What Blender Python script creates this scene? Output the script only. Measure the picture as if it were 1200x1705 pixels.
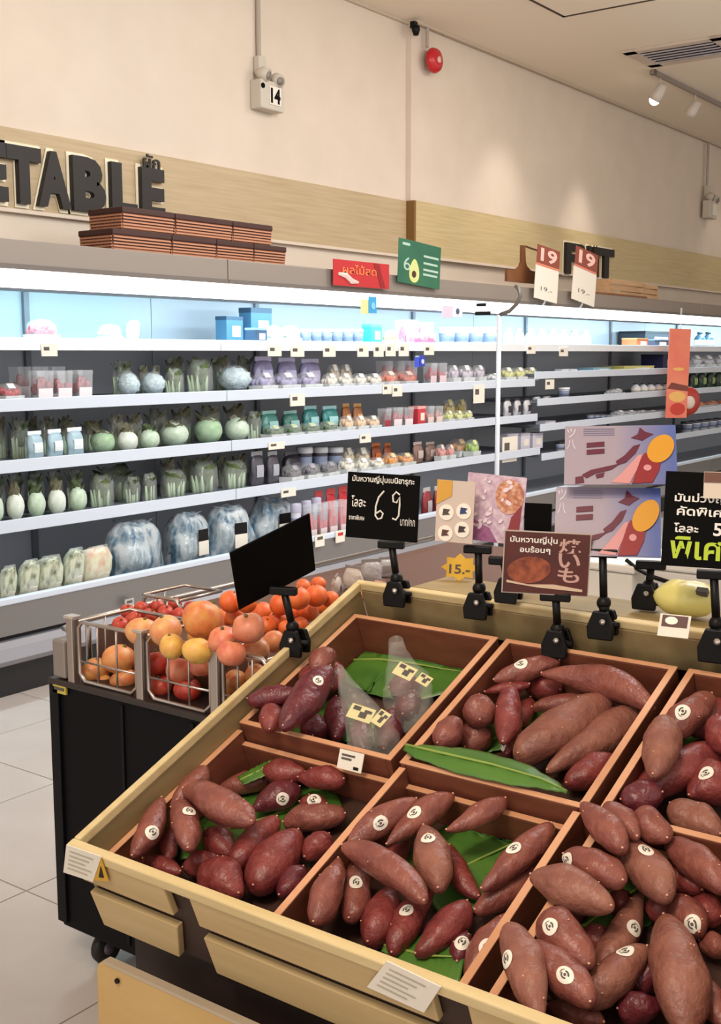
import bpy, math, random
import numpy as np
from mathutils import Vector, Matrix, Quaternion

for o in list(bpy.data.objects):
    bpy.data.objects.remove(o)
SC = bpy.context.scene
COL = SC.collection
PI = math.pi

# ------------------------------------------------------------------ camera
FPX, IW, IH = 1928.4, 1200.0, 1705.0
PITCH, ROLL, YAW = [math.radians(a) for a in (7.769, -.0908, 36.476)]
cy, sy = math.cos(YAW), math.sin(YAW)
fw0 = Vector((-sy, cy, 0)); rt0 = Vector((cy, sy, 0)); up0 = Vector((0, 0, 1))
FW = fw0 * math.cos(PITCH) - up0 * math.sin(PITCH)
u2 = up0 * math.cos(PITCH) + fw0 * math.sin(PITCH)
RT = rt0 * math.cos(ROLL) + u2 * math.sin(ROLL)
UP = u2 * math.cos(ROLL) - rt0 * math.sin(ROLL)
CAM = Vector((0, 0, 1.6))
cam = bpy.data.cameras.new('camera'); camo = bpy.data.objects.new('camera', cam); COL.objects.link(camo)
cam.sensor_fit = 'VERTICAL'; cam.sensor_height = 24.0; cam.lens = FPX * 24.0 / IH
cam.clip_start = .05; cam.clip_end = 200
mm = Matrix((RT, UP, -FW)).transposed().to_4x4(); mm.translation = CAM
camo.matrix_world = mm
SC.camera = camo

# ------------------------------------------------------------------ world, exposure, large lights
w = bpy.data.worlds.new('world'); SC.world = w; w.use_nodes = True
w.node_tree.nodes['Background'].inputs[0].default_value = (1.0, .94, .88, 1)
w.node_tree.nodes['Background'].inputs[1].default_value = .92
SC.view_settings.view_transform = 'Standard'; SC.view_settings.look = 'None'
SC.view_settings.gamma = 1.0; SC.view_settings.use_curve_mapping = False
SC.view_settings.exposure = .18

def area(name, loc, target, sx, sy_, power, color):
    l = bpy.data.lights.new(name, 'AREA'); l.shape = 'RECTANGLE'; l.size = sx; l.size_y = sy_
    l.energy = power; l.color = color
    o = bpy.data.objects.new(name, l); COL.objects.link(o); o.location = loc
    o.rotation_euler = (Vector(target) - Vector(loc)).to_track_quat('-Z', 'Y').to_euler()
    return o
def spot(name, loc, target, power, color, size=60, blend=.6, r=.05):
    l = bpy.data.lights.new(name, 'SPOT'); l.energy = power; l.color = color
    l.spot_size = math.radians(size); l.spot_blend = blend; l.shadow_soft_size = r
    o = bpy.data.objects.new(name, l); COL.objects.link(o); o.location = loc
    o.rotation_euler = (Vector(target) - Vector(loc)).to_track_quat('-Z', 'Y').to_euler()
    return o
WARM = (1.0, .80, .60); NEUT = (1.0, .92, .84); COOL = (.62, .90, 1.0)
# unseen fill lights added near the ceiling for aisle, stall front and far floor
area('aisle_fill_light', (-2.2, 4.5, 4.1), (-4.6, 5.0, .9), 1.0, 4.0, 190, (.93, .97, 1.0))  # added fill aimed at the lower fridge shelves
area('stall_fill_light', (-.9, -.9, 4.1), (-1.0, 1.6, .6), 1.0, 1.0, 90, (1.0, .86, .70))  # added fill from behind the camera for the stall's front faces
area('far_fill_light', (-2.0, 8.0, 4.1), (-2.4, 8.0, 0), 1.6, 3.0, 130, NEUT)
# track spots trained on the stall and on the wall
spot('stall_spot_light', (-.7, .2, 3.9), (-.9, 1.8, .9), 85, WARM, 42, .7, .06)
spot('fruit_spot_light', (-1.9, 1.2, 3.9), (-2.0, 2.6, .9), 70, WARM, 40, .8, .06)
for yy, pw, sz in ((4.2, 5, 80), (9.4, 34, 62), (11.0, 46, 44), (15, 14, 70)):
    spot('wall_spot_light', (-4.47, yy, 4.0), (-5.4, yy + .05, 2.55), pw, (1.0, .90, .78), sz, 1.0, .08)

# ------------------------------------------------------------------ helpers
def srgb(h, g=1.0):
    h = h.lstrip('#'); r = []
    for i in (0, 2, 4):
        c = int(h[i:i + 2], 16) / 255
        r.append((c / 12.92 if c <= .04045 else ((c + .055) / 1.055) ** 2.4) * g)
    return (*r, 1)
def ray(x, y):
    return RT * ((x - IW / 2) / FPX) - UP * ((y - IH / 2) / FPX) + FW
def at(x, y, axis, val):
    r = ray(x, y); return CAM + r * ((val - CAM[axis]) / r[axis])
def depth(p): return (Vector(p) - CAM).dot(FW)

MATS = {}
def mat(name, color, rough=.5, metal=0, noise=None, bump=None, spec=.5, alpha=1, emit=None, emits=0, coat=0, sss=0, trans=0, wave=None, brick=None):
    if name in MATS: return MATS[name]
    m = bpy.data.materials.new(name); m.use_nodes = True; MATS[name] = m
    nt = m.node_tree; b = nt.nodes['Principled BSDF']; L = nt.links
    if isinstance(color, str): color = srgb(color)
    b.inputs['Base Color'].default_value = color
    b.inputs['Roughness'].default_value = rough; b.inputs['Metallic'].default_value = metal
    b.inputs['Specular IOR Level'].default_value = spec; b.inputs['Alpha'].default_value = alpha
    b.inputs['Coat Weight'].default_value = coat; b.inputs['Transmission Weight'].default_value = trans
    if sss:
        b.inputs['Subsurface Weight'].default_value = sss; b.inputs['Subsurface Radius'].default_value = (.01, .005, .003)
    if emit:
        b.inputs['Emission Color'].default_value = srgb(emit) if isinstance(emit, str) else emit
        b.inputs['Emission Strength'].default_value = emits
    tc = nt.nodes.new('ShaderNodeTexCoord')
    if noise:                                   # (scale, second colour, low, high, stretch)
        sc, c2, lo, hi = noise[:4]
        n = nt.nodes.new('ShaderNodeTexNoise'); n.inputs['Scale'].default_value = sc; n.inputs['Detail'].default_value = 5
        mp = nt.nodes.new('ShaderNodeMapping')
        if len(noise) > 4: mp.inputs['Scale'].default_value = noise[4]
        L.new(tc.outputs['Object'], mp.inputs['Vector']); L.new(mp.outputs[0], n.inputs['Vector'])
        r = nt.nodes.new('ShaderNodeValToRGB'); r.color_ramp.elements[0].position = lo; r.color_ramp.elements[1].position = hi
        r.color_ramp.elements[0].color = color; r.color_ramp.elements[1].color = srgb(c2) if isinstance(c2, str) else c2
        L.new(n.outputs['Fac'], r.inputs['Fac']); L.new(r.outputs['Color'], b.inputs['Base Color'])
    if bump:                                    # (scale, strength)
        n = nt.nodes.new('ShaderNodeTexNoise'); n.inputs['Scale'].default_value = bump[0]; n.inputs['Detail'].default_value = 4
        L.new(tc.outputs['Object'], n.inputs['Vector'])
        bp = nt.nodes.new('ShaderNodeBump'); bp.inputs['Strength'].default_value = bump[1]; bp.inputs['Distance'].default_value = .01
        L.new(n.outputs['Fac'], bp.inputs['Height']); L.new(bp.outputs[0], b.inputs['Normal'])
    if wave:
        n = nt.nodes.new('ShaderNodeTexBrick'); n.inputs['Scale'].default_value = wave[0]
        n.inputs['Color1'].default_value = color; n.inputs['Color2'].default_value = srgb(wave[1]); n.inputs['Mortar'].default_value = srgb(wave[2])
        n.inputs['Mortar Size'].default_value = .06; n.inputs['Brick Width'].default_value = .6; n.inputs['Row Height'].default_value = .3
        mp = nt.nodes.new('ShaderNodeMapping'); mp.inputs['Rotation'].default_value = (PI / 2, 0, PI / 2)
        L.new(tc.outputs['Object'], mp.inputs['Vector']); L.new(mp.outputs[0], n.inputs['Vector'])
        L.new(n.outputs['Color'], b.inputs['Base Color'])
        bp = nt.nodes.new('ShaderNodeBump'); bp.inputs['Strength'].default_value = .8; bp.inputs['Distance'].default_value = .01
        L.new(n.outputs['Fac'], bp.inputs['Height']); bp.invert = True; L.new(bp.outputs[0], b.inputs['Normal'])
    return m

def link(name, me, parent=None):
    o = bpy.data.objects.new(name, me); COL.objects.link(o)
    if parent is not None: o.parent = parent
    return o
def thing(name, label, cat, loc=(0, 0, 0), group=None, M=None, kind=None):
    o = bpy.data.objects.new(name, None); COL.objects.link(o); o.empty_display_size = .05
    if M is not None: o.matrix_world = M
    else: o.location = loc
    if label: o['label'] = label
    if cat: o['category'] = cat
    if group: o['group'] = group
    if kind: o['kind'] = kind
    return o
def tag(o, label, cat, group=None):
    o['label'] = label; o['category'] = cat
    if group: o['group'] = group
    return o
def struct(o):
    o['kind'] = 'structure'; return o

class MB:
    def __init__(s): s.v = []; s.f = []; s.m = []
    def add(s, vs, fs, mi=0):
        k = len(s.v); s.v += [tuple(v) for v in vs]
        s.f += [tuple(i + k for i in f) for f in fs]; s.m += [mi] * len(fs); return s
    def obox(s, o, a, b, c, mi=0):              # corner and three edge vectors
        o, a, b, c = map(Vector, (o, a, b, c))
        if a.cross(b).dot(c) < 0: a, b = b, a
        vs = [o, o + a, o + a + b, o + b, o + c, o + a + c, o + a + b + c, o + b + c]
        return s.add(vs, [(0, 3, 2, 1), (4, 5, 6, 7), (0, 1, 5, 4), (1, 2, 6, 5), (2, 3, 7, 6), (3, 0, 4, 7)], mi)
    def box(s, c, d, mi=0, R=None):
        a, b, e = Vector((d[0], 0, 0)), Vector((0, d[1], 0)), Vector((0, 0, d[2]))
        if R is not None: a, b, e = R @ a, R @ b, R @ e
        return s.obox(Vector(c) - (a + b + e) / 2, a, b, e, mi)
    def tube(s, pts, r, n=8, mi=0, closed=False):
        pts = [Vector(p) for p in pts]; N = len(pts); vs = []; fs = []
        rr = r if isinstance(r, (list, tuple)) else [r] * N
        ref = None
        for i, p in enumerate(pts):
            if closed: t = pts[(i + 1) % N] - pts[i - 1]
            else: t = pts[min(i + 1, N - 1)] - pts[max(i - 1, 0)]
            t.normalize()
            if ref is None:
                ref = Vector((0, 0, 1)) if abs(t.z) < .9 else Vector((1, 0, 0))
            x = (ref - t * ref.dot(t)).normalized(); y = t.cross(x); ref = x
            for k in range(n):
                a = 2 * PI * k / n; vs.append(p + (x * math.cos(a) + y * math.sin(a)) * rr[i])
        for i in range(N if closed else N - 1):
            j = (i + 1) % N
            for k in range(n):
                l = (k + 1) % n; fs.append((i * n + k, i * n + l, j * n + l, j * n + k))
        if not closed:
            fs.append(tuple(range(n))[::-1]); fs.append(tuple((N - 1) * n + k for k in range(n)))
        return s.add(vs, fs, mi)
    def lathe(s, prof, n=16, c=(0, 0, 0), mi=0, R=None):
        vs = []; fs = []; c = Vector(c)
        for r, z in prof:
            for k in range(n):
                a = 2 * PI * k / n; p = Vector((r * math.cos(a), r * math.sin(a), z))
                vs.append(c + (R @ p if R is not None else p))
        for i in range(len(prof) - 1):
            for k in range(n):
                l = (k + 1) % n; fs.append((i * n + k, i * n + l, (i + 1) * n + l, (i + 1) * n + k))
        fs.append(tuple(range(n))[::-1]); fs.append(tuple((len(prof) - 1) * n + k for k in range(n)))
        return s.add(vs, fs, mi)
    def blob(s, c, r, nu=12, nv=8, amp=0, seed=0, mi=0, R=None, p=1.0, freq=3, fn=None):
        rnd = random.Random(seed); ph = [rnd.uniform(0, 6.28) for _ in range(6)]
        if not isinstance(r, (list, tuple)): r = (r, r, r)
        c = Vector(c); vs = []; fs = []
        def sg(x): return math.copysign(abs(x) ** p, x)
        for i in range(nv + 1):
            th = PI * i / nv
            for k in range(nu):
                a = 2 * PI * k / nu
                x, y, z = sg(math.sin(th) * math.cos(a)) if p != 1 else math.sin(th) * math.cos(a), sg(math.sin(th) * math.sin(a)) if p != 1 else math.sin(th) * math.sin(a), sg(math.cos(th)) if p != 1 else math.cos(th)
                q = 1 + amp * (math.sin(freq * a + ph[0] + 2 * th) * math.sin(freq * th + ph[1]) + .5 * math.sin(freq * 1.7 * th + ph[2] + a) + .5 * math.sin(2 * freq * a + ph[3]) * math.sin(th))
                if fn: q *= fn(a, th)
                v = Vector((x * r[0] * q, y * r[1] * q, z * r[2] * q))
                vs.append(c + (R @ v if R is not None else v))
        for i in range(nv):
            for k in range(nu):
                l = (k + 1) % nu; fs.append((i * nu + k, (i + 1) * nu + k, (i + 1) * nu + l, i * nu + l))
        return s.add(vs, fs, mi)
    def prism(s, poly, o, ex, ey, t, mi=0):     # polygon in (ex, ey), thickness vector t
        o, ex, ey, t = map(Vector, (o, ex, ey, t)); n = len(poly)
        ar = sum(poly[i][0] * poly[(i + 1) % n][1] - poly[(i + 1) % n][0] * poly[i][1] for i in range(n))
        flip = (ar > 0) != (ex.cross(ey).dot(t) > 0)
        P = poly[::-1] if flip else poly
        a = [o + ex * x + ey * y for x, y in P]; b = [q + t for q in a]
        fs = [tuple(range(n))[::-1], tuple(range(n, 2 * n))] + [(i, (i + 1) % n, n + (i + 1) % n, n + i) for i in range(n)]
        return s.add(a + b, fs, mi)
    def grid(s, fn, nu, nv, mi=0):
        vs = [fn(i / nu, j / nv) for j in range(nv + 1) for i in range(nu + 1)]
        fs = [(j * (nu + 1) + i, j * (nu + 1) + i + 1, (j + 1) * (nu + 1) + i + 1, (j + 1) * (nu + 1) + i) for j in range(nv) for i in range(nu)]
        return s.add(vs, fs, mi)
    def mesh(s, name, mats, smooth=False, off=None):
        me = bpy.data.meshes.new(name)
        vs = s.v
        if off is not None: vs = [(v[0] - off[0], v[1] - off[1], v[2] - off[2]) for v in vs]
        me.from_pydata(vs, [], s.f); me.update()
        if not isinstance(mats, (list, tuple)): mats = [mats]
        for m in mats: me.materials.append(m)
        if len(mats) > 1: me.polygons.foreach_set('material_index', s.m)
        if smooth: me.polygons.foreach_set('use_smooth', [True] * len(me.polygons))
        return me
    def build(s, name, mats, parent=None, smooth=False, bevel=0, world=False, solid=0):
        """world=True: vertices are world points, the (unrotated) parents' offsets are taken off"""
        off = None
        if world and parent is not None:
            off = Vector((0, 0, 0)); q = parent
            while q is not None: off = off + q.location; q = q.parent
        o = link(name, s.mesh(name, mats, smooth, off), parent)
        if bevel:
            b = o.modifiers.new('bevel', 'BEVEL'); b.width = bevel; b.segments = 2; b.limit_method = 'ANGLE'
        if solid:
            b = o.modifiers.new('solidify', 'SOLIDIFY'); b.thickness = solid
        return o

TXT = {}
def text_mesh(body, bold=0.0, extrude=0.0):
    k = (body, bold, extrude)
    if k not in TXT:
        cu = bpy.data.curves.new('writing', 'FONT'); cu.body = body; cu.size = 1; cu.offset = bold; cu.extrude = extrude
        cu.resolution_u = 3
        o = bpy.data.objects.new('writing', cu); COL.objects.link(o)
        dg = bpy.context.evaluated_depsgraph_get(); dg.update()
        me = bpy.data.meshes.new_from_object(o.evaluated_get(dg))
        V = [tuple(v.co) for v in me.vertices]; F = [tuple(p.vertices) for p in me.polygons]
        bpy.data.objects.remove(o); bpy.data.meshes.remove(me); bpy.data.curves.remove(cu)
        xs = [v[0] for v in V] or [0, 1]; ys = [v[1] for v in V] or [0, 1]
        TXT[k] = (V, F, min(xs), max(xs), min(ys), max(ys))
    return TXT[k]
def put_text(mb, body, o, ex, ey, w_, h_, mi=0, bold=0.0, thick=0.0, keep=False):
    """fit the words into a w_ x h_ box centred on o; ex, ey unit vectors"""
    V, F, x0, x1, y0, y1 = text_mesh(body, bold, .5 if thick else 0.0)
    o, ex, ey = Vector(o), Vector(ex), Vector(ey); ez = ex.cross(ey)
    sx = w_ / (x1 - x0); sy_ = h_ / (y1 - y0)
    if keep: sx = sy_ = min(sx, sy_)
    mb.add([o + ex * ((v[0] - (x0 + x1) / 2) * sx) + ey * ((v[1] - (y0 + y1) / 2) * sy_) + ez * (v[2] * thick) for v in V], F, mi)

# ------------------------------------------------------------------ materials
M_WALL = mat('wall_paint', '#d6c7b6', .8, noise=(3, '#dccdbd', .3, .7), bump=(60, .03))
M_CEIL = mat('ceiling_paint', '#efe2cf', .85)
M_BAND = mat('pale_oak_laminate', '#c0aa88', .5, noise=(6, '#b39c79', .35, .7, (2, .35, 8)))
M_BAND2 = mat('honey_oak_laminate', '#cdb98e', .5, noise=(6, '#c0aa7c', .35, .7, (2, .35, 8)))
M_TILE = mat('floor_tile_porcelain', '#c6bcb6', .34, noise=(4, '#bcb1aa', .3, .75))
M_GROUT = mat('grout', '#a3988f', .8)
M_GREY = mat('fridge_grey_steel', '#84807f', .38, .35)
M_GREYL = mat('fridge_light_steel', '#a8a9b2', .3, .4)
M_CANOPY = mat('canopy_grey', '#8f857c', .45, .2)
M_WHITE = mat('fridge_white', '#e4e8ee', .35)
M_RAIL = mat('price_rail_white', '#cdd6e4', .3)
M_INT = mat('fridge_interior', '#b9bfca', .4)
M_SHELF = mat('shelf_dark', '#767c86', .4, .2)
M_DARK = mat('dark_plinth', '#1c191c', .5)
M_LED = mat('led_diffuser', '#ffffff', .4, emit='#eefaff', emits=2.6)
M_TEAL = mat('teal_shelf_mat', '#5fc7c4', .4)
M_BLACK = mat('black_plastic', '#080607', .45, spec=.25)
M_BOARD = mat('black_chalkboard', '#060505', .7, spec=.1)
M_CHALK = mat('white_chalk', '#e9e4dc', .8)
M_LETTER = mat('dark_brown_letter', '#150c09', .5)
M_LETSIDE = mat('cream_letter_edge', '#efe3c8', .5)
M_CHROME = mat('chrome_wire', '#b4aaa4', .28, .9)
M_PAPER = mat('white_paper', '#e6dfd2', .7)
M_INK = mat('grey_ink', '#57504c', .8)
M_RED = mat('red_print', '#c4281f', .45)
M_FILM = mat('clear_film', (.9, .95, .95, 1), .12, alpha=.16, spec=.9)
M_FILM2 = mat('cloudy_film', '#e4eef4', .2, alpha=.62, spec=.8, bump=(7, 1.0), noise=(3.2, '#4f7f9c', .42, .66, (1.6, 2.6, .8)))
M_FOAM = mat('foam_tray_white', '#dfe3e4', .5)
M_CASE = mat('clear_plastic_box', (.85, .9, .95, 1), .1, alpha=.28, spec=.9)
M_WOOD = mat('pine_rim', '#d6c192', .5, noise=(5, '#c8b07c', .35, .7, (.6, 6, 6)), bump=(40, .06))
M_WOODF = mat('pine_front_plank', '#bfa678', .5, noise=(5, '#b19668', .3, .75, (.5, 8, 8)), bump=(40, .06))
M_WOODI = mat('pine_inner_board', '#94805a', .55, noise=(5, '#85704a', .3, .75, (6, .5, 6)), bump=(40, .06))
M_TRAY = mat('tray_red_wood', '#7f4834', .5, noise=(6, '#6c3828', .3, .75, (2, 2, 8)), bump=(40, .08))
M_TRAYT = mat('tray_pale_wood', '#d9a27c', .5, noise=(7, '#c58c66', .35, .7), bump=(40, .08))
M_LEAF = mat('banana_leaf', '#3f6b28', .32, noise=(4, '#557f30', .35, .7, (1, 6, 1)), spec=.5)
M_LEAFR = mat('banana_leaf_midrib', '#8aa048', .45)
M_PANEL = mat('base_panel_cream', '#bd9c66', .5, noise=(4, '#b19059', .35, .7, (.5, 4, 4)))
M_NAVY = mat('black_cabinet', '#050509', .6, spec=.15)
M_RUB = mat('rubber', '#16140f', .6)
M_STICK = mat('sticker_white', '#eee7da', .45)

# ------------------------------------------------------------------ setting
XW = -5.45                                      # wall plane
ZC = 4.22
YJ = at(684, 200, 0, -5.4).y                    # the wall steps forward here
Y0R, Y1R, X1R = -2.0, 24.0, 4.0
struct(MB().box((XW - .1, (Y0R + Y1R) / 2, ZC / 2), (.2, Y1R - Y0R, ZC)).build('wall_left', M_WALL))
struct(MB().box((XW + .025, (YJ + Y1R) / 2, ZC / 2), (.05, Y1R - YJ, ZC)).build('wall_left', M_WALL))
struct(MB().box(((XW + X1R) / 2, Y1R + .1, ZC / 2), (X1R - XW, .2, ZC)).build('wall_back', M_WALL))
struct(MB().box(((XW + X1R) / 2, (Y0R + Y1R) / 2, ZC + .05), (X1R - XW, Y1R - Y0R, .1)).build('ceiling', M_CEIL))
fl = struct(MB().box(((XW + X1R) / 2, (Y0R + Y1R) / 2, -.053), (X1R - XW, Y1R - Y0R, .1)).build('floor', M_GROUT))
TS, TX0, TY0 = .643, -2.13, 2.055
tme = MB().box((0, 0, -.002), (TS - .006, TS - .006, .004)).mesh('tile', M_TILE)
for i in range(-5, 5):
    for j in range(-5, 12):
        t = link('tile', tme, fl); t.location = (TX0 + (i + .5) * TS, TY0 + (j + .5) * TS, 0)
struct(MB().box((XW + .012, (Y0R + YJ) / 2, (2.396 + 2.828) / 2), (.024, YJ - Y0R, 2.828 - 2.396)).build('trim_1', M_BAND))
struct(MB().box((XW + .092, (YJ + Y1R) / 2, (2.396 + 2.828) / 2), (.024, Y1R - YJ, 2.828 - 2.396)).build('trim_2', M_BAND2))
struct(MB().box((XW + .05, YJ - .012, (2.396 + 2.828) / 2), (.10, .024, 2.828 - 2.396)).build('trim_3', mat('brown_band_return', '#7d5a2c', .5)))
struct(MB().box((XW + .02, (Y0R + YJ) / 2, 2.385), (.04, YJ - Y0R, .02)).build('trim_4', M_WALL))
struct(MB().box((XW + .10, (YJ + Y1R) / 2, 2.385), (.04, Y1R - YJ, .02)).build('trim_5', M_WALL))
struct(MB().box((XW + .012, (Y0R + YJ) / 2, ZC - .012), (.024, YJ - Y0R, .024)).build('trim_7', mat('ceiling_bead', '#c3b29e', .7)))
struct(MB().box((XW + .092, (YJ + Y1R) / 2, ZC - .012), (.024, Y1R - YJ, .024)).build('trim_8', MATS['ceiling_bead']))

# access hatch, air vent and lighting track in the ceiling
hx0, hy0, hx1, hy1 = -4.38, 7.3, -3.2, 8.61
t = thing('ceiling_hatch', 'square white ceiling hatch outlined by a dark gap', 'hatch', ((hx0 + hx1) / 2, (hy0 + hy1) / 2, ZC))
mb = MB()
for a, b, c, d in ((hx0, hy0, hx0 + .03, hy1), (hx1 - .03, hy0, hx1, hy1), (hx0, hy1 - .045, hx1, hy1), (hx0, hy0, hx1, hy0 + .045)):
    mb.box(((a + c) / 2, (b + d) / 2, ZC - .004), (c - a, d - b, .008))
mb.build('frame', mat('hatch_gap', '#3a2a1e', .7), t, world=True)
MB().box(((hx0 + hx1) / 2, (hy0 + hy1) / 2, ZC - .006), (hx1 - hx0 - .07, hy1 - hy0 - .1, .012)).build('panel', M_CEIL, t, world=True)
ax0, ay0, ax1, ay1 = -4.44, 9.85, -3.55, 10.5
t = thing('air_vent', 'grey louvred air conditioning vent in the ceiling', 'air vent', ((ax0 + ax1) / 2, (ay0 + ay1) / 2, ZC))
mb = MB()
for a, b, c, d in ((ax0, ay0, ax0 + .12, ay1), (ax1 - .12, ay0, ax1, ay1), (ax0, ay1 - .1, ax1, ay1), (ax0, ay0, ax1, ay0 + .1)):
    mb.box(((a + c) / 2, (b + d) / 2, ZC - .012), (c - a, d - b, .024))
mb.build('frame', mat('vent_frame', '#cbbcae', .5), t, world=True, bevel=.004)
MB().box(((ax0 + ax1) / 2, (ay0 + ay1) / 2, ZC - .003), (ax1 - ax0 - .2, ay1 - ay0 - .16, .006)).build('backing', mat('vent_shade', '#6b625e', .7), t, world=True)
for k in range(5):
    MB().box(((ax0 + ax1) / 2, ay0 + .14 + k * .085, ZC - .022), (ax1 - ax0 - .24, .05, .012), R=Matrix.Rotation(.45, 3, 'X')).build('slat', mat('vent_slat', '#aeaab0', .4, .3), t, world=True)
t = thing('lighting_track', 'thin white lighting track carrying spotlights under the ceiling', 'lighting track', (-4.49, 12.3, ZC))
MB().box((-4.49, 12.3, ZC - .02), (.035, 3.3, .04)).build('rail', mat('track_grey', '#8f857d', .4), t, world=True)
MB().box((-4.49, 10.68, ZC - .022), (.05, .05, .045)).build('end_cap', mat('track_cap', '#5d544d', .4), t, world=True)
def lamp_head(y, lit, label, lamp_y=None):
    t = thing('track_spotlight', label, 'spotlight', (-4.49, y, ZC - .04))
    MB().lathe([(.012, 0), (.012, -.09)], 8).build('stem', mat('lamp_white', '#cfc5bb', .4), t, True)
    d = Vector((-.62, .12, -.9)).normalized(); R = d.to_track_quat('-Z', 'Y').to_matrix()
    c = Vector((0, 0, -.11))
    MB().lathe([(.02, .06), (.045, .05), (.055, -.06), (.06, -.1), (.052, -.1)], 16, c, R=R).build('shade', MATS['lamp_white'], t, True)
    MB().lathe([(.045, 0), (.045, .004)], 16, c + R @ Vector((0, 0, -.092)), R=R).build('lens', mat('lamp_lens_lit', '#ffffff', emit='#fff3dc', emits=9) if lit else mat('lamp_lens_dark', '#4b4039', .3), t)
    if lit: MB().blob(c + R @ Vector((0, 0, -.10)), .05, 14, 10).build('bulb', MATS['lamp_lens_lit'], t, True)
    return t
lamp_head(10.85, True, 'lit white track spotlight glowing under the ceiling')
lamp_head(11.75, False, 'unlit white track spotlight behind the glowing one')

# wall fittings
t = None
def wall_box(px, py, label, s=1.0):
    p = at(px, py, 0, XW + .08)
    t = thing('emergency_light', label, 'emergency light', (XW + (.0 if p.y < YJ else .08), p.y, p.z))
    wb = mat('emergency_box', '#c6bcae', .5); x0 = t.location.x
    MB().box((x0 + .05, p.y, p.z), (.1, .30 * s, .24 * s)).build('housing', wb, t, world=True, bevel=.01)
    MB().box((x0 + .103, p.y + .03 * s, p.z - .0), (.006, .15 * s, .15 * s)).build('number_plate', mat('plate_white', '#e6ded2', .5), t, world=True)
    for k, dz in ((-.09, .17), (.09, .15)):
        R = Vector((-1, -.25 if k < 0 else .25, .35)).to_track_quat('Z', 'Y').to_matrix()
        MB().lathe([(.0, -.05), (.055 * s, -.05), (.06 * s, 0), (.02 * s, .05)], 14, (x0 + .07, p.y + k * s, p.z + dz * s), R=R).build('lamp', wb, t, True, world=True)
        MB().lathe([(.035 * s, -.056), (.035 * s, -.052)], 12, (x0 + .07, p.y + k * s, p.z + dz * s), R=R).build('lens', mat('lamp_glass_grey', '#8b8278', .2), t, True, world=True)
    MB().tube([(x0 + .02, p.y - .06 * s, p.z + .2 * s), (x0 + .02, p.y - .06 * s, ZC - .03)], .016, 8).build('conduit', mat('conduit_grey', '#a89c90', .5), t, world=True)
    MB().box((x0 + .03, p.y - .06 * s, p.z + .25 * s), (.05, .09 * s, .14 * s)).build('junction_box', wb, t, world=True, bevel=.006)
    return t, x0, p
t, x0, p = wall_box(450, 160, 'twin lamp emergency light numbered 14 on the wall', .8)
mb = MB(); put_text(mb, '14', (x0 + .107, p.y + .025, p.z), (0, 1, 0), (0, 0, 1), .10, .10, bold=.04)
mb.build('number', M_BOARD, t, world=True)
MB().lathe([(.018, 0), (.018, .006)], 10, (x0 + .1, p.y - .1, p.z + .05), R=Matrix.Rotation(PI / 2, 3, 'Y')).build('indicator', M_BOARD, t, world=True)
wall_box(1175, 350, 'small grey emergency light at the far end of wall', .9)
p = at(727, 100, 0, XW + .16)
t = thing('fire_alarm_bell', 'round red fire alarm bell high on the wall', 'alarm bell', (XW + .08, p.y, p.z))
R = Matrix.Rotation(PI / 2, 3, 'Y')
MB().box((XW + .095, p.y, p.z), (.03, .10, .14)).build('mount', mat('alarm_mount', '#8e7468', .5), t, world=True, bevel=.005)
MB().lathe([(.03, .03), (.094, .035), (.1, .055), (.086, .085), (.045, .098), (.0, .1)], 24, (XW + .08, p.y, p.z), R=R).build('gong', mat('alarm_red', '#c01d26', .3), t, True, world=True)
MB().lathe([(.026, .098), (.026, .11), (.0, .112)], 14, (XW + .08, p.y, p.z), R=R).build('hub', mat('alarm_hub', '#e8b8b0', .35), t, True, world=True)
MB().tube([(XW + .1, p.y - .05, p.z + .1), (XW + .1, p.y - .05, ZC - .03)], .014, 8).build('conduit', MATS['conduit_grey'], t, world=True)
p = at(694, 43, 0, XW + .13)
t = thing('wall_sensor', 'tiny black sensor at the top of the wall joint', 'sensor', (XW + .08, p.y, p.z))
MB().box((XW + .1, p.y, p.z + .01), (.04, .05, .05)).build('bracket', M_BLACK, t, world=True)
MB().lathe([(.03, 0), (.034, -.03), (.02, -.07)], 12, (XW + .12, p.y, p.z)).build('body', M_BLACK, t, True, world=True)

# raised wall letters
def wall_letters(name, label, spec, X, z0, z1):
    t = thing(name, label, 'sign', (X, at(*spec[-1][1:2], 300, 0, X).y, z0))
    for ch, xa, xb in spec:
        ya, yb = at(xa, 330, 0, X).y, at(xb, 330, 0, X).y
        mb = MB(); put_text(mb, ch, (X + .02, (ya + yb) / 2, (z0 + z1) / 2), (0, 1, 0), (0, 0, 1), abs(yb - ya), z1 - z0, bold=.055, thick=.035)
        lo = mb.build('letter', M_LETTER, t, world=True)
        mb = MB(); put_text(mb, ch, (X + .0, (ya + yb) / 2, (z0 + z1) / 2), (0, 1, 0), (0, 0, 1), abs(yb - ya) + .035, z1 - z0 + .04, bold=.07, thick=.006)
        mb.build('backing', M_LETSIDE, t, world=True)
    return t
zT, zB = at(35, 243, 0, XW + .06).z, at(30, 338, 0, XW + .06).z
ts = wall_letters('vegetable_sign', 'raised dark brown VEGETABLE letters on the oak band', [('V', -235, -182), ('E', -178, -136), ('G', -130, -72), ('E', -62, 8), ('T', 6, 64), ('A', 58, 112), ('B', 116, 170), ('L', 180, 222), ('E', 230, 268)], XW + .03, zB, zT)
yy = at(252, 270, 0, XW + .06)
mb = MB(); put_text(mb, 'ผัก', yy, (0, 1, 0), (0, 0, 1), .14, .09, bold=.02, thick=.01); mb.build('letter', M_LETTER, ts, world=True)
zT2, zB2 = at(948, 404, 0, XW + .14).z, at(948, 456, 0, XW + .14).z
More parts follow.
